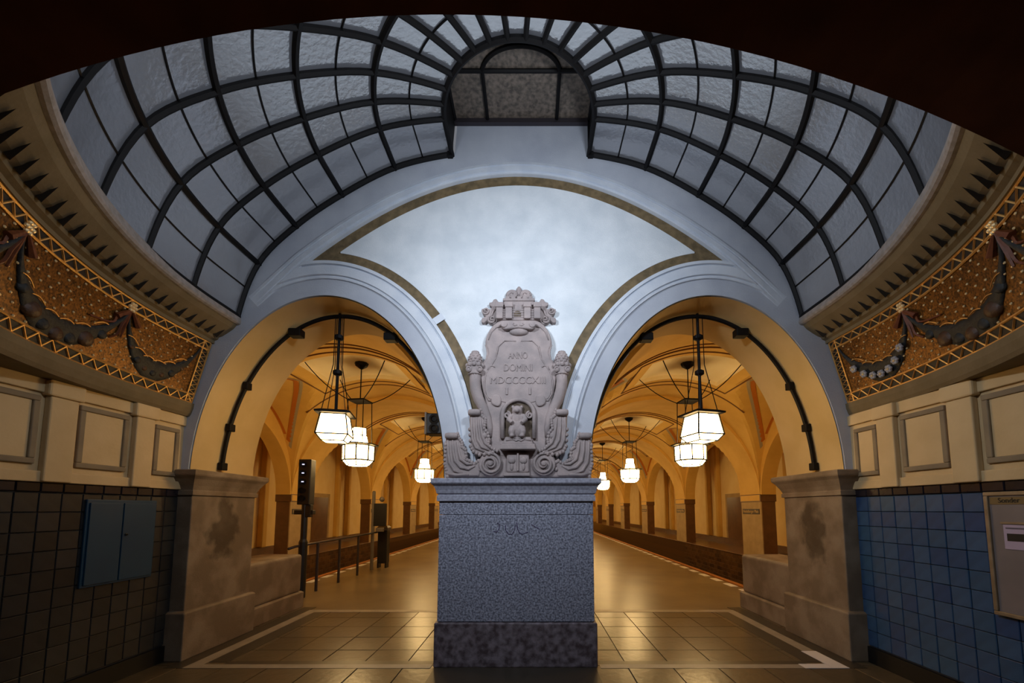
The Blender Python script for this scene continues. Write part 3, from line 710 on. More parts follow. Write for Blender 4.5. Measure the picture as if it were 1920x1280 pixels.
# ------------------------------------------------------------------ hall walls
NB, BAY, YC0, NX, NHW = 7, 5.5, 4.45, 3.70, 2.80
ZS, ZC, Z2C, HB = 2.0, 4.80, 4.50, 2.25
Z3C, HB3 = 3.95, 2.18
PIERS = [7.2 + BAY * i for i in range(NB - 1)]
bm_brick = cube_mesh('brick', 0.03, 0.274, 0.124, 'brick', 0.003)
for sx in (-1, 1):
    nm = 'left' if sx < 0 else 'right'
    a, b = sorted((sx * 6.515, sx * 8.3))
    tw = MB().box(a, b, 1.0, YE, -1.25, 0.235).build('wall_track_' + nm, 'brickfar')
    tag(tw, 'low brown brick wall and ledge across the track %s' % ('behind the railing' if sx < 0 else 'on the side without railing'), 'wall', kind='structure')
    for r in range(8):
        for c in range(37):
            y = 1.9 + 0.28 * (c + 0.5) + (0.14 if r % 2 else 0); z = 0.21 - 0.13 * (r + 0.5)
            o = link('brick', bm_brick, tw); o.location = (sx * 6.512 + random.uniform(-.002, .002), y, z)
    a, b = sorted((sx * 6.47, sx * 8.0))
    MB().box(a, b, 1.0, YE, 0.215, 0.25).build('ledge_coping', 'hallpier_dark', tw, bevel=0.006)
    a, b = sorted((sx * 8.0, sx * 8.2))
    hw = MB().box(a, b, 1.0, YE, 0.2, 5.2).build('wall_hall_' + nm, 'hall_field')
    tag(hw, 'pale ochre hall wall behind the arcade %s' % ('on the railing side' if sx < 0 else 'opposite the railing'), 'wall', kind='structure')
    a, b = sorted((sx * 7.9, sx * 8.0))
    MB().box(a, b, 1.0, YE, 0.25, 0.46).build('tile_plinth', 'hallpier_dark', hw)
    for i, y in enumerate([1.6] + PIERS):
        for k in (-0.47, 0.47): MB().box(*sorted((sx * 7.82, sx * 8.0)), y + k - 0.1, y + k + 0.1, 0.46, 4.6).build('wall_rib', 'hall', hw, bevel=0.03)
    # recessed door in the second bay
    dn = MB().box(*sorted((sx * 7.97, sx * 8.0)), 10.3, 11.75, 0.46, 2.2).build('door_1' if sx < 0 else 'door_2', 'hallpier')
    tag(dn, 'framed brown niche door in the hall wall %s' % ('on the railing side' if sx < 0 else 'opposite the railing'), 'door', kind='structure')
    dn2 = MB().box(*sorted((sx * 7.955, sx * 7.972)), 10.45, 11.6, 0.46, 2.05).build('door_leaf', 'hallpier_dark', dn)
    # closing wall beside the entrance, behind the arches
    a, b = sorted((sx * 3.75, sx * 8.0))
    ew = MB().box(a, b, 0.9, 1.02, 0.0 - 1.2, 5.4).build('wall_end_' + nm, 'hall'); tag(ew, 'ochre end wall of the hall %s' % ('behind the slate tiled wall' if sx < 0 else 'behind the blue tiled wall'), 'wall', kind='structure')
fw = MB().box(-8.2, 8.2, YE, YE + 0.2, -1.2, 5.4).build('wall_far', 'hall'); tag(fw, 'ochre wall at the far end of the platform hall', 'wall', kind='structure')

# arcade piers
def hall_pier():
    p = empty('arcade_pier', (0, 0, 0.25))
    def q(mb, n, m, **k): o = mb.build(n, m, p, **k); o.location = (0, 0, -0.25); return o
    # local: platform face at x=0 (facing -x), depth to +x
    q(MB().box(0.0, 0.03, -0.52, 0.52, 0.25, 1.82), 'front_slab', 'hallpier', bevel=0.006)
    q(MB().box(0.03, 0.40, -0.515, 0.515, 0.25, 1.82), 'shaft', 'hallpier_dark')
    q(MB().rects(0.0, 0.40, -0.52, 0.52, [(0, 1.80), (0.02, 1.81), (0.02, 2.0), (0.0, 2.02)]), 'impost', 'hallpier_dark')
    q(MB().box(0.0, 0.02, -0.50, 0.50, 1.83, 1.99), 'impost_face', 'hall').location = (-0.025, 0, -0.25)
    return p
hp = hall_pier()
def station_sign():
    s = empty('station_sign')
    MB().box(-0.012, 0.0, -0.44, 0.44, -0.075, 0.075).build('plate', 'signplate', s, bevel=0.004)
    o = link('lettering', text_mesh('sign_lettering', 'Heidelberger Platz', 0.115, 0.002, 0.80), s); o.data.materials.append(M['signtext'])
    o.location = (-0.0145, 0, 0); o.rotation_euler = (pi / 2, 0, -pi / 2)
    return s
ss = station_sign()
def emblem_tile():
    e = empty('emblem_plaque')
    MB().box(-0.02, 0.0, -0.26, 0.26, -0.26, 0.26).build('plate', 'hall_pale', e, bevel=0.01)
    MB().lathe([(0.21, 0), (0.19, -0.02), (0.13, -0.025), (0.12, -0.01)], 5, (-0.02, 0, 0), axis='x', rot=0.3).build('pentagon_relief', 'hallpier', e)
    return e
ep = emblem_tile()
first = True
for sx in (-1, 1):
    for i, y in enumerate(PIERS):
        where = '%s from the arches %s' % (ordinal(i), 'behind the railing track' if sx < 0 else 'on the side without railing')
        o = hp if first else copy_tree(hp); o.location = (sx * 6.5, y, 0.25); o.rotation_euler = (0, 0, 0 if sx > 0 else pi)
        tag(o, 'brown arcade pier across the track, ' + where, 'pier', 'arcade piers')
        e = ep if first else copy_tree(ep); e.location = (sx * 6.497, y, 2.62); e.rotation_euler = (0, 0, 0 if sx > 0 else pi)
        tag(e, 'square relief plaque above the arcade pier, ' + where, 'plaque', 'relief plaques')
        s = ss if first else copy_tree(ss); s.location = (sx * 6.499, y, 1.53); s.rotation_euler = (0, 0, 0 if sx > 0 else pi)
        tag(s, 'dark station name sign on arcade pier, ' + where, 'sign', 'station signs')
        first = False
# central piers
def central_pier():
    p = empty('central_pier')
    MB().box(-0.85, 0.85, -0.5, 0.5, 0.0, 0.4).build('plinth', 'hallpier', p, bevel=0.01)
    MB().box(-0.8, 0.8, -0.47, 0.47, 0.4, 1.85).build('shaft', 'hallpier', p, bevel=0.01)
    MB().rects(-0.8, 0.8, -0.47, 0.47, [(0, 1.85), (0.03, 1.86), (0.05, 1.95), (0.08, 2.0), (0.08, 2.03)]).build('impost', 'hall', p)
    return p
cp = central_pier()
for i, y in enumerate(PIERS):
    o = cp if i == 0 else copy_tree(cp); o.location = (0, y, 0)
    tag(o, 'broad ochre pier between the two hall aisles, %s beyond the granite pillar' % ordinal(i), 'pier', 'central piers')

# ------------------------------------------------------------------ hall vaults
def z1(u): return ZS + (ZC - ZS) * sqrt(max(0, 1 - (u / NHW) ** 2))
def z2(v): return ZS + (Z2C - ZS) * sqrt(1 - (v / HB) ** 2) if abs(v) < HB else ZS
def z3(v): return ZS + (Z3C - ZS) * sqrt(1 - (v / HB3) ** 2) if abs(v) < HB3 else ZS
def zv(u, v): return max(z1(u), z2(v))
ce = empty('ceiling_hall', (0, 4.45, 5)); tag(ce, 'ochre groin vaults with orange lines over both hall aisles', 'ceiling', kind='structure')
US = [NHW * sin(a) for a in lin(-pi / 2, pi / 2, 49)]; VS = sorted(set([HB * sin(a) for a in lin(-pi / 2, pi / 2, 45)] + [-2.75, 2.75]))
web = MB(); CU, CV = 1.02, 0.76
US2 = sorted(set(US + [-CU, CU])); VS2 = sorted(set(VS + [-CV, CV]))
for i in range(len(US2) - 1):
    for j in range(len(VS2) - 1):
        um, vm = (US2[i] + US2[i + 1]) / 2, (VS2[j] + VS2[j + 1]) / 2
        if abs(um) < CU and abs(vm) < CV: continue
        web.add([(u, v, zv(u, v)) for u, v in ((US2[i], VS2[j]), (US2[i + 1], VS2[j]), (US2[i + 1], VS2[j + 1]), (US2[i], VS2[j + 1]))], [(0, 1, 2, 3)])
VS3 = sorted(set([HB3 * sin(a) for a in lin(-pi / 2, pi / 2, 45)] + [-2.75, 2.75, -HB, HB]))
for sg, d0, d1 in ((1, NHW, 3.2), (-1, NHW, NX)):
    web.grid(lambda u, v: (sg * u, v, z3(v)), [d0, d1], VS3)
    web.grid(lambda k, v: (sg * NHW, v, z3(v) if k == 0 else z2(v)), [0, 1], VS3)
web.grid(lambda k, v: (3.2, v, z3(v) if k == 0 else 4.4), [0, 1], VS3)
bmw = web.mesh('vault_web', 'hall')
bm = bmesh.new(); bm.from_mesh(bmw); bmesh.ops.remove_doubles(bm, verts=bm.verts, dist=0.0005); bm.to_mesh(bmw); bm.free()
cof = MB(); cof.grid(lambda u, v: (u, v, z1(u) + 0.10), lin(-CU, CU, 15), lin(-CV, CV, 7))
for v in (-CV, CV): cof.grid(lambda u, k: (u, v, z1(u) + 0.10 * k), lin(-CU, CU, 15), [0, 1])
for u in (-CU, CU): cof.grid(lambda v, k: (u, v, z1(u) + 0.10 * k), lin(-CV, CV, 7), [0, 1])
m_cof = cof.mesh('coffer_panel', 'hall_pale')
def surf_strip(pts, wdt, m, name, dz=-0.012):
    """ribbon lying just under the vault through (u,v) points"""
    b = MB(); n = len(pts); V = []
    for i, (u, v) in enumerate(pts):
        a = pts[max(i - 1, 0)]; c = pts[min(i + 1, n - 1)]; dx, dy = c[0] - a[0], c[1] - a[1]; l = sqrt(dx * dx + dy * dy) or 1
        for s in (-0.5, 0.5):
            uu, vv = u - dy / l * wdt * s, v + dx / l * wdt * s; V.append((uu, vv, zv(max(-NHW, min(NHW, uu)), vv) + dz))
    b.add(V, [(2 * i, 2 * i + 1, 2 * i + 3, 2 * i + 2) for i in range(n - 1)]); return b.mesh(name, m)
cf = [(-CU - .14, -CV - .14), (CU + .14, -CV - .14), (CU + .14, CV + .14), (-CU - .14, CV + .14)]
def ug(v): return NHW * sqrt(max(0, 1 - ((z2(v) - ZS) / (ZC - ZS)) ** 2))
lines = []
for sg in (-1, 1):
    for off, wd, mm, nm in ((0.30, 0.10, 'orange', 'orange_line'), (0.18, 0.07, 'dotline', 'grey_line')):
        vm = 1.84 if nm == 'orange_line' else 1.93
        leg = [(sg * (1.20 + off + (1.52 - off) * (abs(v) / vm) ** 1.15), v) for v in lin(-vm, vm, 51)]
        lines.append(surf_strip(leg, wd, mm, nm))
        lines.append(surf_strip([(sg * (NHW - 0.06), v) for v in lin(-1.72, 1.72, 40)], 0.07, 'orange' if nm == 'orange_line' else 'dotline', nm, -0.01 if nm == 'orange_line' else -0.008))
def edge_line(pts, nm='coffer_moulding', r=0.022): return MB().tube([(u, v, z1(u) - 0.005) for u, v in pts], r, 6).mesh(nm, 'ribline')
mould = []
for v, hw, r in ((-CV - 0.18, 1.30, 0.018), (-CV - 0.42, 1.9, 0.022), (-CV - 0.58, 1.9, 0.016), (CV + 0.18, 1.30, 0.018), (CV + 0.45, 1.9, 0.018)): mould.append(edge_line([(u, v) for u in lin(-hw, hw, 27)], r=r))
for u in (-1.30, 1.30): mould.append(edge_line([(u, v) for v in lin(-CV - 0.18, CV + 0.18, 6)], r=0.016))
RW = 0.50
rib = MB(); UR = [NHW * sin(a) for a in lin(-pi / 2, pi / 2, 61)]
rib.grid(lambda u, k: (u, (-RW, -RW, RW, RW)[k], z1(u) - (0.0, 0.11, 0.11, 0.0)[k]), UR, range(4))
m_rib = rib.mesh('transverse_rib', 'hall')
for sx in (-1, 1):
    for i in range(NB):
        yc = YC0 + BAY * i
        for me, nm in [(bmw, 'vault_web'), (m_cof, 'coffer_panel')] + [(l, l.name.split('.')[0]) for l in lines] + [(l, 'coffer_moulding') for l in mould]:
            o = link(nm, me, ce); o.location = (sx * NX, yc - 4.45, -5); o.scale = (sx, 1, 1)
    for y in [1.5] + PIERS:
        o = link('transverse_rib', m_rib, ce); o.location = (sx * NX, y - 4.45, -5); o.scale = (sx, 1, 1)
    # vault over the side niches and a flat closing slab
    MB().box(*sorted((sx * 6.5, sx * 8.2)), 1.0 - 4.45, YE - 4.45, -0.75 + 0.0, -0.7).build('niche_ceiling', 'hall', ce)

# ------------------------------------------------------------------ hanging lamps in the hall
def octa(mb, prof, n=8, rot=pi / 8, c=(0, 0, 0)): return mb.lathe(prof, n, c, rot)
def pane_ring(par, r0, z0, r1, z1_, m, n=8, rot=pi / 8, c=(0, 0), nm='glass_pane'):
    for k in range(n):
        a0, a1 = 2 * pi * k / n + rot, 2 * pi * (k + 1) / n + rot
        V = [(c[0] + r * cos(a), c[1] + r * sin(a), z) for r, z, a in ((r0, z0, a0), (r0, z0, a1), (r1, z1_, a1), (r1, z1_, a0))]
        link(nm, MB().add(V, [(0, 1, 2, 3)]).mesh(nm, m), par)
def bar_ring(par, r0, z0, r1, z1_, n=8, rot=pi / 8, rad=0.014, nm='frame_bar'):
    b = MB()
    for k in range(n):
        a = 2 * pi * k / n + rot; b.tube([(r0 * cos(a), r0 * sin(a), z0), (r1 * cos(a), r1 * sin(a), z1_)], rad, 4)
    for r, z in ((r0, z0), (r1, z1_)): b.tube([(r * cos(2 * pi * k / n + rot), r * sin(2 * pi * k / n + rot), z) for k in range(n)], rad, 4, closed=True)
    b.build(nm, 'iron', par)
def hall_lamp():
    L = empty('hanging_lamp')     # origin at lamp bottom, z up; rose at +2.26
    D = -2.55
    pane_ring(L, 0.22, 0.0, 0.315, 0.11, 'lampglass'); pane_ring(L, 0.315, 0.11, 0.325, 0.44, 'lampglass')
    link('bottom_glass', MB().lathe([(0.22, 0.0), (0.219, 0.004)], 8, rot=pi / 8).mesh('bottom_glass', 'lampglass'), L)
    bar_ring(L, 0.332, 0.11, 0.338, 0.44, rad=0.017); bar_ring(L, 0.225, -0.002, 0.322, 0.11, rad=0.010)
    octa(MB(), [(0.30, 0.44), (0.42, 0.45), (0.42, 0.475), (0.16, 0.485)]).build('brim', 'iron', L)
    pane_ring(L, 0.21, 0.485, 0.17, 0.66, 'lampglass', 6, 0.2); pane_ring(L, 0.16, 0.68, 0.15, 0.84, 'lampglass', 6, 0.2)
    link('top_glass', MB().lathe([(0.15, 0.84), (0.149, 0.845)], 6, rot=0.2).mesh('top_glass', 'lampglass'), L)
    bar_ring(L, 0.215, 0.485, 0.175, 0.66, 6, 0.2, 0.009); bar_ring(L, 0.165, 0.68, 0.155, 0.84, 6, 0.2, 0.009)
    MB().box(-0.20, 0.20, -0.20, 0.20, 1.44, 1.475).build('suspension_plate', 'iron', L, bevel=0.01)
    for a, b in ((-1, -1), (1, -1), (1, 1), (-1, 1)):
        MB().tube([(a * 0.18, b * 0.18, 1.45), (a * 0.19, b * 0.19, 0.95), (a * 0.20, b * 0.20, 0.47)], 0.010, 5).build('hanger_rod', 'iron', L)
        pts = [(a * (0.19 + 0.78 * t), b * (0.19 + 0.5 * t), 1.46 + 0.79 * t - 0.10 * sin(pi * t) ) for t in lin(0, 1, 9)]
        MB().tube(pts, 0.011, 5).build('chain', 'iron', L)
    MB().tube([(0, 0, 1.45), (0, 0, 2.3)], 0.014, 6).build('rod', 'iron', L)
    octa(MB(), [(0.03, 2.20), (0.13, 2.27), (0.15, 2.33), (0.14, 2.36)], 10).build('ceiling_rose', 'iron', L)
    return L
hl = hall_lamp()
first = True
for sx in (-1, 1):
    for i in range(NB):
        o = hl if first else copy_tree(hl); first = False
        o.location = (sx * 3.70, YC0 + BAY * i - 0.02, 2.56); o.rotation_euler = (0, 0, 0.12 * sx)
        tag(o, 'lit octagonal hanging lamp on chains, %s lamp beyond the %s arch' % (ordinal(i), 'railing side' if sx < 0 else 'blue tiled side'), 'lamp', 'octagonal hall lamps')
# tapered lanterns in the two entrance arches, with conduit along the soffit
for sx in (-1, 1):
    L = tag(empty('arch_lantern', (sx * 2.24, 0.42, 2.42)), 'lit tapered square lantern hanging in the arch beside the %s wall' % ('slate tiled' if sx < 0 else 'blue tiled'), 'lantern')
    r2 = pi / 4 + 0.25
    pane_ring(L, 0.245, 0.07, 0.19, 0.32, 'lanternglass', 4, r2); pane_ring(L, 0.17, 0.0, 0.245, 0.07, 'lanternglass', 4, r2)
    link('bottom_glass', MB().lathe([(0.17, 0.0), (0.169, 0.004)], 4, rot=r2).mesh('bottom_glass', 'lanternglass'), L)
    bar_ring(L, 0.25, 0.07, 0.195, 0.32, 4, r2, 0.010); bar_ring(L, 0.175, -0.002, 0.247, 0.07, 4, r2, 0.008)
    MB().lathe([(0.20, 0.32), (0.275, 0.325), (0.28, 0.345), (0.20, 0.37), (0.10, 0.385), (0.03, 0.39)], 4, rot=r2).build('brim', 'iron', L)
    MB().tube([(0, 0, 0.38), (0, 0, 1.64)], 0.018, 8).build('rod', 'iron', L)
    for z in (0.86, 1.31): MB().lathe([(0.03, z - 0.035), (0.055, z - 0.02), (0.055, z + 0.02), (0.03, z + 0.035)], 10).build('collar', 'iron', L)
    for q in range(4):
        a = q * pi / 2 + r2
        MB().tube([(0.19 * cos(a), 0.19 * sin(a), 0.34), (0.06 * cos(a), 0.06 * sin(a), 0.95), (0.055 * cos(a), 0.055 * sin(a), 1.58)], 0.005, 4).build('stay_wire', 'iron', L)
    cdn = tag(empty('lighting_conduit', (sx * 3.5, 0.42, 2.04)), 'black conduit with boxes along the arch soffit beside the %s wall' % ('slate tiled' if sx < 0 else 'blue tiled'), 'conduit')
    P_(MB().tube([(arch_pt(sx, t, -0.045)[0], 0.42, arch_pt(sx, t, -0.045)[1]) for t in lin(0.02, 0.9, 70)], 0.026, 6), 'pipe', 'iron', cdn)
    for t in (0.025, 0.10, 0.19): 
        x, z = arch_pt(sx, t, -0.05); P_(MB().box(x - 0.032, x + 0.032, 0.375, 0.465, z - 0.045, z + 0.045), 'junction_box', 'iron', cdn, bevel=0.008)
    for t in (0.36, 0.66):
        x, z = arch_pt(sx, t, -0.09); P_(MB().box(x - 0.075, x + 0.075, 0.36, 0.48, z - 0.04, z + 0.055), 'ballast_box', 'iron', cdn, bevel=0.01)

# ------------------------------------------------------------------ platform furniture
rl = tag(empty('railing', (-4.05, 2.8, 0)), 'slim steel railing along the platform edge', 'railing')
P_(MB().tube([(-4.12, 2.72, 0.90), (-4.07, 2.85, 0.93), (-4.06, 4.5, 0.95), (-4.05, 6.6, 0.97)], 0.024, 8), 'handrail', 'steel', rl, smooth=True)
for y in (3.59, 4.5, 5.45): P_(MB().tube([(-4.06, y, 0.0), (-4.06, y, 0.94)], 0.028, 8), 'post', 'steel', rl)
sg = tag(empty('signal_post', (-4.03, 3.02, 0)), 'black track signal on a thick post beside the railing', 'signal')
P_(MB().lathe([(0.075, 0), (0.075, 1.0), (0.055, 1.05), (0.055, 1.75)], 10, (-4.03, 3.02, 0)), 'post', 'black', sg)
hd = P_(MB().box(-4.15, -3.92, 2.95, 3.13, 1.68, 2.52), 'signal_head', 'black', sg, bevel=0.015)
for z in (2.42, 2.26, 2.10, 1.94, 1.80): MB().lathe([(0.05, 0.0), (0.06, -0.03), (0.05, -0.03), (0.04, -0.005)], 12, (-4.06, 2.95, z), axis='y').build('lens_hood', 'iron', hd)
for z in (2.42, 2.26, 2.10): MB().box(-4.075, -4.035, 2.935, 2.945, z - 0.008, z + 0.012).build('lens', 'lens', hd)
P_(MB().box(-4.21, -3.86, 2.98, 3.08, 1.50, 1.58), 'bracket', 'black', sg, bevel=0.01)
P_(MB().box(-4.0, -3.90, 2.97, 3.07, 1.45, 1.68), 'junction_box', 'black', sg, bevel=0.01)
ps = tag(empty('information_post', (-4.05, 6.34, 0)), 'grey post with a dark sign box at the end of the railing', 'post')
P_(MB().lathe([(0.045, 0), (0.045, 2.06), (0.03, 2.08)], 10, (-4.07, 6.34, 0)), 'post', 'graystate', ps)
P_(MB().box(-4.05, -3.72, 6.30, 6.38, 1.15, 1.75), 'sign_box', 'black', ps, bevel=0.01)
P_(MB().box(-3.98, -3.78, 6.30, 6.38, 1.0, 1.1), 'lower_box', 'graystate', ps, bevel=0.01)
P_(MB().ball((-3.85, 6.34, 1.86), 0.07, n=10, m=7), 'dome_light', 'graystate', ps, smooth=True)
tb = tag(empty('litter_bin', (-3.98, 6.75, 0)), 'tall narrow black bin with silver hood beside the railing', 'bin')
P_(MB().box(-4.06, -3.80, 6.66, 6.90, 0.12, 1.02), 'body', 'black', tb, bevel=0.02)
for x in (-4.04, -3.83): P_(MB().box(x - 0.02, x + 0.02, 6.68, 6.88, 0.0, 0.14), 'foot', 'black', tb)
P_(MB().rects(-4.07, -3.79, 6.65, 6.91, [(0, 1.02), (0.01, 1.03), (0.01, 1.09), (-0.03, 1.14)]), 'hood', 'graystate', tb)
mo = tag(empty('loudspeaker_box', (-1.05, 0.95, 2.75)), 'black loudspeaker box fixed inside the arch next to the railing aisle', 'loudspeaker')
P_(MB().box(-1.25, -1.03, 0.86, 1.08, 2.60, 2.88), 'housing', 'black', mo, bevel=0.012)
P_(MB().box(-1.06, -0.93, 0.90, 1.0, 2.70, 2.80), 'bracket', 'iron', mo)
P_(MB().box(-1.275, -1.25, 0.88, 1.0, 2.60, 2.90), 'side_plate', 'graystate', mo)
for z in (2.67, 2.80): P_(MB().lathe([(0.07, 0.0), (0.07, -0.01), (0.045, -0.015), (0.03, -0.004)], 12, (-1.14, 0.86, z), axis='y'), 'speaker_cone', 'iron', mo)

# ------------------------------------------------------------------ carved relief on the pillar
RY = -0.1
cart = tag(empty('carved_relief', (0.02, 0, 1.921)), 'sandstone cartouche relief with castle crown and bear on the granite pillar', 'relief')
def q8(cx, cy): return at(820 + cx * 0.29674, 520 + cy * 0.29688, RY)
CXC = q8(513, 600)[0]
def poly8(pts, mirror=True, c=513):
    """right half outline, top to bottom (crop pixels), mirrored"""
    r = [q8(x, y) for x, y in pts]
    return r + [(2 * CXC - x, z) for x, z in reversed(r)] if mirror else r
def smooth_poly(p, it=2):
    for _ in range(it):
        o = []
        for i in range(len(p)):
            a, b = p[i], p[(i + 1) % len(p)]; o += [(a[0] * .75 + b[0] * .25, a[1] * .75 + b[1] * .25), (a[0] * .25 + b[0] * .75, a[1] * .25 + b[1] * .75)]
        p = o
    return p
def C_(mb, name, m='sand', par=None, **k):
    if par is None: return P_(mb, name, m, cart, **k)
    return mb.build(name, m, par, **k)
def t8(pts, y): return [(q8(a, b)[0], y, q8(a, b)[1]) for a, b in pts]
def m8(pts): return [(2 * 513 - a, b) for a, b in pts]
body = smooth_poly(poly8([(516, 266), (600, 264), (665, 290), (706, 345), (724, 400), (722, 432), (706, 462), (708, 505), (738, 548), (755, 600), (742, 700), (716, 790), (700, 900), (690, 1000), (690, 1130), (516, 1140)]), 1)
C_(MB().prism(body, 0.0, -0.12), 'shield', bevel=0.022, seg=3)
inner = smooth_poly(poly8([(516, 412), (560, 408), (605, 412), (636, 450), (650, 510), (672, 552), (706, 590), (722, 640), (720, 730), (696, 778), (640, 770), (616, 792), (516, 800)]), 2)
pan = C_(MB().prism(inner, -0.11, -0.128), 'inscription_panel', bevel=0.006)
for side in (0, 1):
    f_ = m8 if side else (lambda p: p)
    C_(MB().tube(t8(f_([(530, 408), (600, 404), (640, 440), (655, 515), (690, 570), (716, 610), (727, 660), (722, 740), (698, 782), (668, 776)]), -0.126), 0.0085, 6), 'panel_rim', smooth=True)
    C_(MB().tube(t8(f_([(660, 572), (676, 562), (694, 566), (706, 590)]), -0.13), 0.008, 6), 'panel_curl', smooth=True)
    C_(MB().tube(t8(f_([(720, 425), (712, 452), (708, 480), (716, 520), (740, 545)]), -0.10), 0.012, 6), 'shield_rim', smooth=True)
for body_, y_, h_, wd in (('ANNO', 500, 0.085, 0.21), ('DOMINI', 577, 0.092, 0.31), ('MDCCCCXIII', 656, 0.088, 0.60)):
    me = text_mesh('inscription', body_, h_ * 1.28, 0.007, wd); me.materials.append(M['sand'])
    o = link('inscription', me, cart); x, z = q8(510, y_); o.location = (x - 0.02, -0.130, z - 1.921); o.rotation_euler = (pi / 2, 0, 0)
# scroll mask below the crown
C_(MB().prism(smooth_poly(poly8([(516, 296), (570, 290), (612, 296), (622, 322), (604, 348), (570, 344), (516, 338)]), 2), -0.10, -0.185), 'mask_scroll', bevel=0.02, seg=3)
x, z = q8(515, 352); C_(MB().ball((x, -0.125, z), 0.105, 0.05, 0.042, 16, 9), 'mask_boss', smooth=True)
for cx in (425, 600):
    x, z = q8(cx, 318); C_(MB().lathe([(0.012, -0.20), (0.034, -0.195), (0.036, -0.17), (0.036, -0.1)], 14, (x, 0, z), axis='y'), 'scroll_knob', smooth=False)
for f_ in (lambda p: p, m8): C_(MB().tube(t8(f_([(520, 322), (535, 326), (548, 318), (540, 310)]), -0.187), 0.006, 5), 'scroll_trim', smooth=True)
for f_ in (lambda p: p, m8): C_(MB().tube(t8(f_([(620, 310), (655, 318), (685, 350), (702, 400)]), -0.122), [0.018, 0.015, 0.011, 0.006], 6), 'brow_scroll', smooth=True)
# mural crown: castle wall, towers, gate, second tier, lobes, finial
def box8(x0, y0, x1, y1, yb, yf, nm, **k):
    a, za = q8(x0, y0); b, zb = q8(x1, y1); return C_(MB().box(a, b, yf, yb, zb, za), nm, **k)
box8(375, 186, 652, 276, 0.0, -0.13, 'castle_wall', bevel=0.006)
for x0 in (374, 432, 548, 610): box8(x0, 178, x0 + 42, 274, -0.10, -0.165, 'castle_tower', bevel=0.008)
for x0 in (374, 432, 548, 610): box8(x0 - 4, 176, x0 + 46, 206, -0.10, -0.178, 'tower_battlement', bevel=0.006)
for i in range(4): box8(378, 214 + i * 15, 648, 217 + i * 15, -0.12, -0.137, 'masonry_course')
gx, gz = q8(507, 236); g = [(gx + 0.04 * cos(a), gz + 0.03 * sin(a)) for a in lin(0, pi, 9)] + [(gx - 0.04, gz - 0.035), (gx + 0.04, gz - 0.035)]
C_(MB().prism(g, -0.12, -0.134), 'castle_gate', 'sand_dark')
box8(420, 146, 612, 190, 0.0, -0.12, 'upper_tier', bevel=0.012)
box8(416, 140, 616, 156, 0.0, -0.135, 'tier_band', bevel=0.006)
for i in range(5): box8(432 + i * 36, 124, 458 + i * 36, 142, 0.0, -0.125, 'merlon', bevel=0.005)
for cx in (472, 557):
    x, z = q8(cx, 108); C_(MB().lathe([(0.073, 0.0), (0.073, -0.075), (0.058, -0.10), (0.02, -0.105)], 22, (x, 0, z), axis='y'), 'crown_lobe', smooth=False)
    C_(MB().tube([(x + (0.008 + 0.0075 * a) * cos(a), -0.108, z + (0.008 + 0.0075 * a) * sin(a)) for a in lin(0.3, 6.6, 26)], 0.008, 5), 'lobe_spiral', smooth=True)
x, z = q8(515, 78); C_(MB().lathe([(0.012, -0.10), (0.03, -0.05), (0.036, 0.0), (0.030, 0.035), (0.014, 0.06), (0.004, 0.066)], 12, (x, -0.05, z), sy=0.9), 'finial', smooth=True)
def spiral(cx, cy, r, turns, a0, sgn, y, rad, nm, par=None):
    x, z = q8(cx, cy)
    return C_(MB().tube([(x + r * (1 - 0.82 * t) * cos(a0 + sgn * 2 * pi * turns * t), y - 0.02 * t, z + r * (1 - 0.82 * t) * sin(a0 + sgn * 2 * pi * turns * t)) for t in lin(0, 1, 34)], [rad * (1 - 0.4 * t) for t in lin(0, 1, 34)], 6), nm, smooth=True)
wing = [(395, 180), (372, 178), (386, 150), (372, 128), (354, 132), (346, 150), (326, 152), (326, 170), (346, 180), (330, 196), (310, 182), (288, 190), (280, 212), (292, 234), (306, 240), (278, 252), (276, 278), (292, 284), (312, 266), (330, 286), (356, 292), (384, 270)]
for side in (0, 1):
    f_ = (lambda p: [(2 * 513 - a + 2, b) for a, b in p]) if side else (lambda p: p)
    C_(MB().prism([q8(a, b) for a, b in f_(wing)], 0.0, -0.085), 'leaf_wing', bevel=0.015, seg=2)
    sgn = -1 if side else 1
    for cx, cy, r in ((307, 210, 0.042), (345, 262, 0.046)):
        c = (2 * 513 - cx + 2) if side else cx
        spiral(c, cy, r, 1.4, 0.5 if side else 2.6, sgn, -0.088, 0.011, 'wing_spiral')
    C_(MB().tube(t8(f_([(384, 186), (360, 196), (348, 216), (342, 236), (322, 250)]), -0.09), [0.02, 0.018, 0.015, 0.012, 0.006], 6), 'wing_stem', smooth=True)
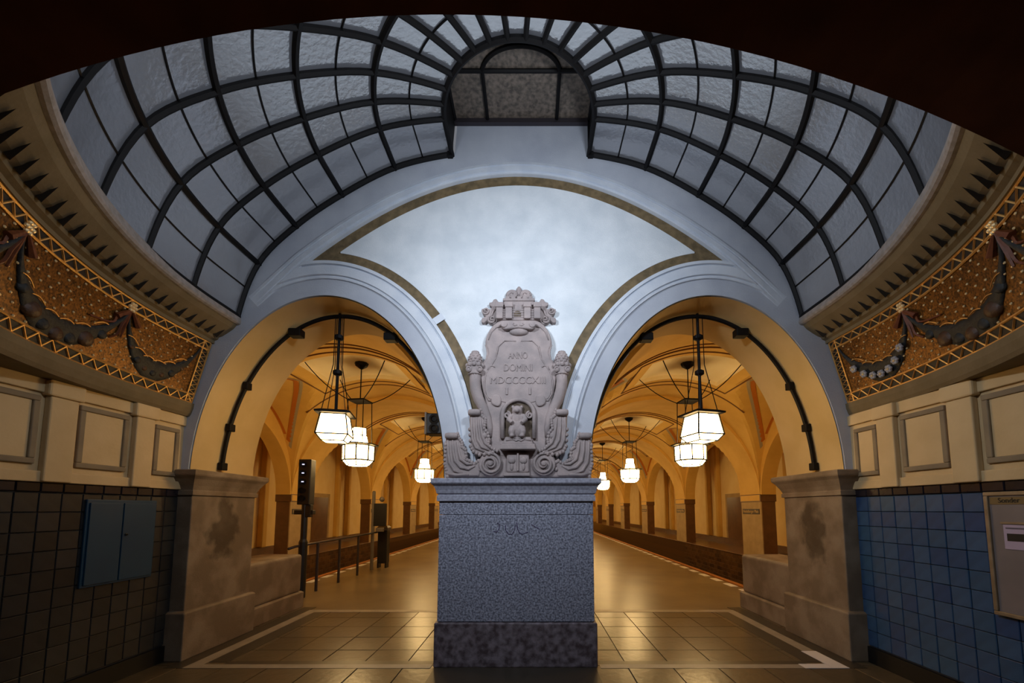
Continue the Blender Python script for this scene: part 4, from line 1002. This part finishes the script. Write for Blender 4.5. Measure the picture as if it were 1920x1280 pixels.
# cornucopia torches
for side in (0, 1):
    f_ = m8 if side else (lambda p: p)
    hx = f_([(240, 620)])[0][0]
    horn = t8(f_([(242, 620), (240, 660), (244, 710), (262, 770), (292, 830), (318, 890), (332, 950), (336, 1010)]), -0.115)
    C_(MB().tube(horn, [0.062, 0.062, 0.062, 0.060, 0.054, 0.045, 0.036, 0.02], 14), 'horn', smooth=True)
    for k in range(3): 
        C_(MB().tube([(p[0] + (k - 1) * 0.03 * (1 - i / 9), p[1] - 0.06 * (1 - i / 9.5) + 0.009 * abs(k - 1), p[2]) for i, p in enumerate(horn)], 0.007, 5), 'horn_rib', smooth=True)
    x, z = q8(hx, 600)
    C_(MB().lathe([(0.06, -0.045), (0.078, -0.035), (0.075, 0.0), (0.08, 0.04), (0.092, 0.06), (0.09, 0.085), (0.06, 0.09)], 14, (x, -0.115, z)), 'horn_collar', smooth=False)
    for s_ in (-1, 1):
        C_(MB().lathe([(0.03, 0.0), (0.032, -0.02), (0.018, -0.03), (0.01, -0.02)], 12, (x + s_ * 0.06, -0.17, z + 0.01), axis='y'), 'collar_volute')
    cone = C_(MB().lathe([(0.06, 0.075), (0.074, 0.10), (0.073, 0.14), (0.062, 0.18), (0.045, 0.21), (0.024, 0.232), (0.005, 0.24)], 14, (x, -0.115, z)), 'pine_cone', smooth=True)
    sc = MB()
    for r_ in range(5):
        zz = 0.105 + r_ * 0.029; rr = (0.074, 0.073, 0.063, 0.05, 0.032)[r_]
        for k in range(11):
            a = 2 * pi * (k + 0.5 * (r_ % 2)) / 11; sc.ball((x + rr * cos(a), -0.115 + rr * sin(a), z + zz), 0.013, 0.013, 0.013, 6, 4)
    sc.build('cone_scales', 'sand', cone)['kind'] = 'stuff'
    for k in range(5):
        a = pi + pi * (k + 0.5) / 5; C_(MB().ball((x + 0.085 * cos(a), -0.115 + 0.085 * sin(a), z + 0.065), 0.025, 0.02, 0.026, 8, 6), 'collar_leaf', smooth=True)
# acanthus scrolls
def acanthus(outline, curl, veins, nm, depth):
    lf = C_(MB().prism([q8(a, b) for a, b in outline], 0.0, -depth), nm, bevel=0.025, seg=3)
    lob = MB()
    for i in range(2, len(outline)):
        a_, b_ = outline[i - 1], outline[i]
        if min(a_[1], b_[1]) > 1230: continue
        for t in (0.0, 0.5):
            x, z = q8(a_[0] + (b_[0] - a_[0]) * t, a_[1] + (b_[1] - a_[1]) * t); lob.ball((x, -depth + 0.012, z), 0.020, 0.026, 0.024, 8, 6)
    lob.build('leaf_lobes', 'sand', lf, smooth=True)['kind'] = 'stuff'
    (cx, cy, r, ln) = curl; x, z = q8(cx, cy)
    lf2 = C_(MB().lathe([(0.02, -ln), (r * 0.85, -ln * 0.9), (r, -ln * 0.5), (r, ln * 0.5), (r * 0.85, ln * 0.9), (0.02, ln)], 12, (x, -depth - 0.01, z), axis='x'), 'leaf_curl', smooth=True)
    for v in veins: C_(MB().tube(t8(v, -depth - 0.002), [0.007 + 0.012 * sin(pi * (i + 0.3) / len(v)) for i in range(len(v))], 6), 'leaf_vein', smooth=True)
out_lo = [(60, 1000), (130, 990), (140, 1020), (158, 1045), (160, 1075), (180, 1090), (184, 1130), (176, 1150), (205, 1160), (235, 1180), (262, 1160), (280, 1170), (268, 1256), (66, 1256), (60, 1215), (50, 1180), (52, 1130), (56, 1080), (52, 1040)]
out_hi = [(205, 850), (280, 845), (286, 880), (308, 900), (305, 925), (300, 960), (322, 990), (330, 1030), (325, 1060), (345, 1085), (380, 1100), (330, 1118), (270, 1124), (232, 1104), (215, 1070), (212, 1000), (208, 930)]
for side in (0, 1):
    f_ = m8 if side else (lambda p: p)
    one = lambda c: ((2 * 513 - c[0]) if side else c[0], c[1], c[2], c[3])
    acanthus(f_(out_lo), one((94, 1004, 0.036, 0.068)), [f_(v) for v in ([(70, 1030), (72, 1100), (80, 1170), (110, 1220), (160, 1240)], [(100, 1030), (104, 1100), (115, 1160), (150, 1200), (200, 1212), (240, 1190)], [(130, 1040), (138, 1100), (150, 1150), (190, 1180), (225, 1180)], [(66, 1240), (120, 1248), (200, 1244)])], 'lower_acanthus', 0.13)
    acanthus(f_(out_hi), one((240, 862, 0.038, 0.066)), [f_(v) for v in ([(222, 890), (222, 960), (228, 1030), (248, 1080), (300, 1105)], [(250, 890), (252, 960), (260, 1030), (285, 1075), (330, 1095)], [(275, 895), (280, 950), (290, 1010), (305, 1050), (345, 1088)])], 'upper_acanthus', 0.16)
    x, z = q8((2 * 513 - 300) if side else 300, 1005); C_(MB().ball((x, -0.15, z), 0.036, 0.03, 0.038, 10, 7), 'leaf_bud', smooth=True)
    # volutes at the base
    cx = (2 * 513 - 338 - 16) if side else 338
    x, z = q8(cx, 1180)
    C_(MB().lathe([(0.135, 0.0), (0.135, -0.12), (0.12, -0.15), (0.02, -0.15)], 30, (x, 0, z), axis='y'), 'volute_disc')
    spiral(cx, 1180, 0.118, 1.9, (pi * 0.62 if not side else pi * 0.38), (-1 if not side else 1), -0.152, 0.017, 'volute_spiral')
    C_(MB().lathe([(0.028, -0.1), (0.03, -0.175), (0.02, -0.19), (0.005, -0.193)], 14, (x, 0, z), axis='y'), 'volute_eye')
# base block and mask between the volutes
a, za = q8(66, 1190); C_(MB().prism(poly8([(516, 1095), (640, 1095), (700, 1120), (760, 1170), (800, 1190), (955, 1200), (955, 1262), (516, 1262)]), 0.0, -0.115), 'base_block', bevel=0.02, seg=2)
box8(440, 1110, 580, 1235, -0.10, -0.165, 'centre_block', bevel=0.02)
for cx in (472, 545):
    x, z = q8(cx, 1160); C_(MB().ball((x, -0.165, z), 0.04, 0.02, 0.036, 12, 8), 'drop_ornament', smooth=True)
    x, z = q8(cx, 1200); C_(MB().ball((x, -0.165, z), 0.02, 0.015, 0.04, 10, 7), 'drop_ornament', smooth=True)
box8(505, 1110, 515, 1225, -0.16, -0.185, 'centre_rib', bevel=0.004)
box8(420, 1236, 585, 1256, -0.1, -0.18, 'foot_band', bevel=0.006)
# niche with bear
nx_, nz_ = q8(513, 870); nw = abs(q8(612, 870)[0] - nx_); zb = q8(513, 1020)[1]
na = [(nx_ + nw * cos(a), nz_ + nw * 0.95 * sin(a)) for a in lin(0, pi, 17)]
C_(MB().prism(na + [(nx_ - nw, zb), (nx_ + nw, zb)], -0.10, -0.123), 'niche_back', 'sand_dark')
C_(MB().tube([(nx_ + nw, -0.14, zb)] + [(x, -0.14, z) for x, z in na] + [(nx_ - nw, -0.14, zb)], 0.024, 8), 'niche_arch', smooth=True)
for s_ in (-1, 1):
    x = nx_ + s_ * nw * 0.70; z = nz_ - 0.01
    C_(MB().tube([(x + 0.04 * (1 - .8 * t) * cos(9 * t * s_ + 1.57), -0.15, z + 0.04 * (1 - .8 * t) * sin(9 * t * s_ + 1.57)) for t in lin(0, 1, 20)], 0.013, 6), 'niche_volute', smooth=True)
pz0 = q8(513, 1095)[1]
C_(MB().prism(poly8([(516, 1062), (614, 1062), (622, 1096), (516, 1096)]), -0.1, -0.24), 'pedestal_step', bevel=0.008)
C_(MB().prism(poly8([(516, 1018), (590, 1018), (604, 1062), (516, 1062)]), -0.1, -0.215), 'pedestal', bevel=0.008)
C_(MB().tube(t8([(440, 1040), (480, 1032), (500, 1044), (515, 1036), (530, 1044), (550, 1032), (590, 1040)], -0.217), 0.008, 5), 'pedestal_trim', smooth=True)
# bear: one continuous body
bb = MB(); H = nz_ + nw * 0.55 - zb; bx = nx_ - 0.012
def bp(dx, y, t): return (bx + dx, -0.15 + y, zb + H * t)
bb.ball(bp(0, 0, 0.34), 0.082, 0.065, 0.13, 14, 10); bb.ball(bp(0, -0.005, 0.58), 0.072, 0.058, 0.11, 14, 10)
bb.ball(bp(0, -0.02, 0.83), 0.058, 0.052, 0.055, 14, 10); bb.ball(bp(0, -0.068, 0.79), 0.028, 0.036, 0.024, 10, 8)
for s_ in (-1, 1):
    bb.ball(bp(s_ * 0.046, -0.005, 0.95), 0.019, 0.014, 0.022, 8, 6)
    bb.tube([bp(s_ * 0.06, -0.02, 0.68), bp(s_ * 0.088, -0.05, 0.53), bp(s_ * 0.05, -0.075, 0.43)], [0.032, 0.029, 0.023], 10)
    bb.tube([bp(s_ * 0.045, -0.02, 0.28), bp(s_ * 0.06, -0.05, 0.16), bp(s_ * 0.052, -0.05, 0.03)], [0.048, 0.038, 0.028], 10)
    bb.ball(bp(s_ * 0.052, -0.075, 0.035), 0.029, 0.04, 0.022, 10, 7)
be = C_(bb, 'bear', 'sand', smooth=True); rm = be.modifiers.new('remesh', 'REMESH'); rm.mode = 'VOXEL'; rm.voxel_size = 0.007; rm.use_smooth_shade = True
# patches of drapery below the inscription
for cx, w_ in ((440, 14), (585, 14)): box8(cx - w_ / 2, 700, cx + w_ / 2, 745, -0.12, -0.140, 'stud_strip', bevel=0.004)
for side in (0, 1):
    f_ = m8 if side else (lambda p: p)
    C_(MB().prism(smooth_poly([q8(a, b) for a, b in f_([(345, 760), (370, 740), (400, 750), (408, 790), (392, 822), (360, 815), (340, 795)])], 2), -0.1, -0.145), 'cloth_fold', bevel=0.015)
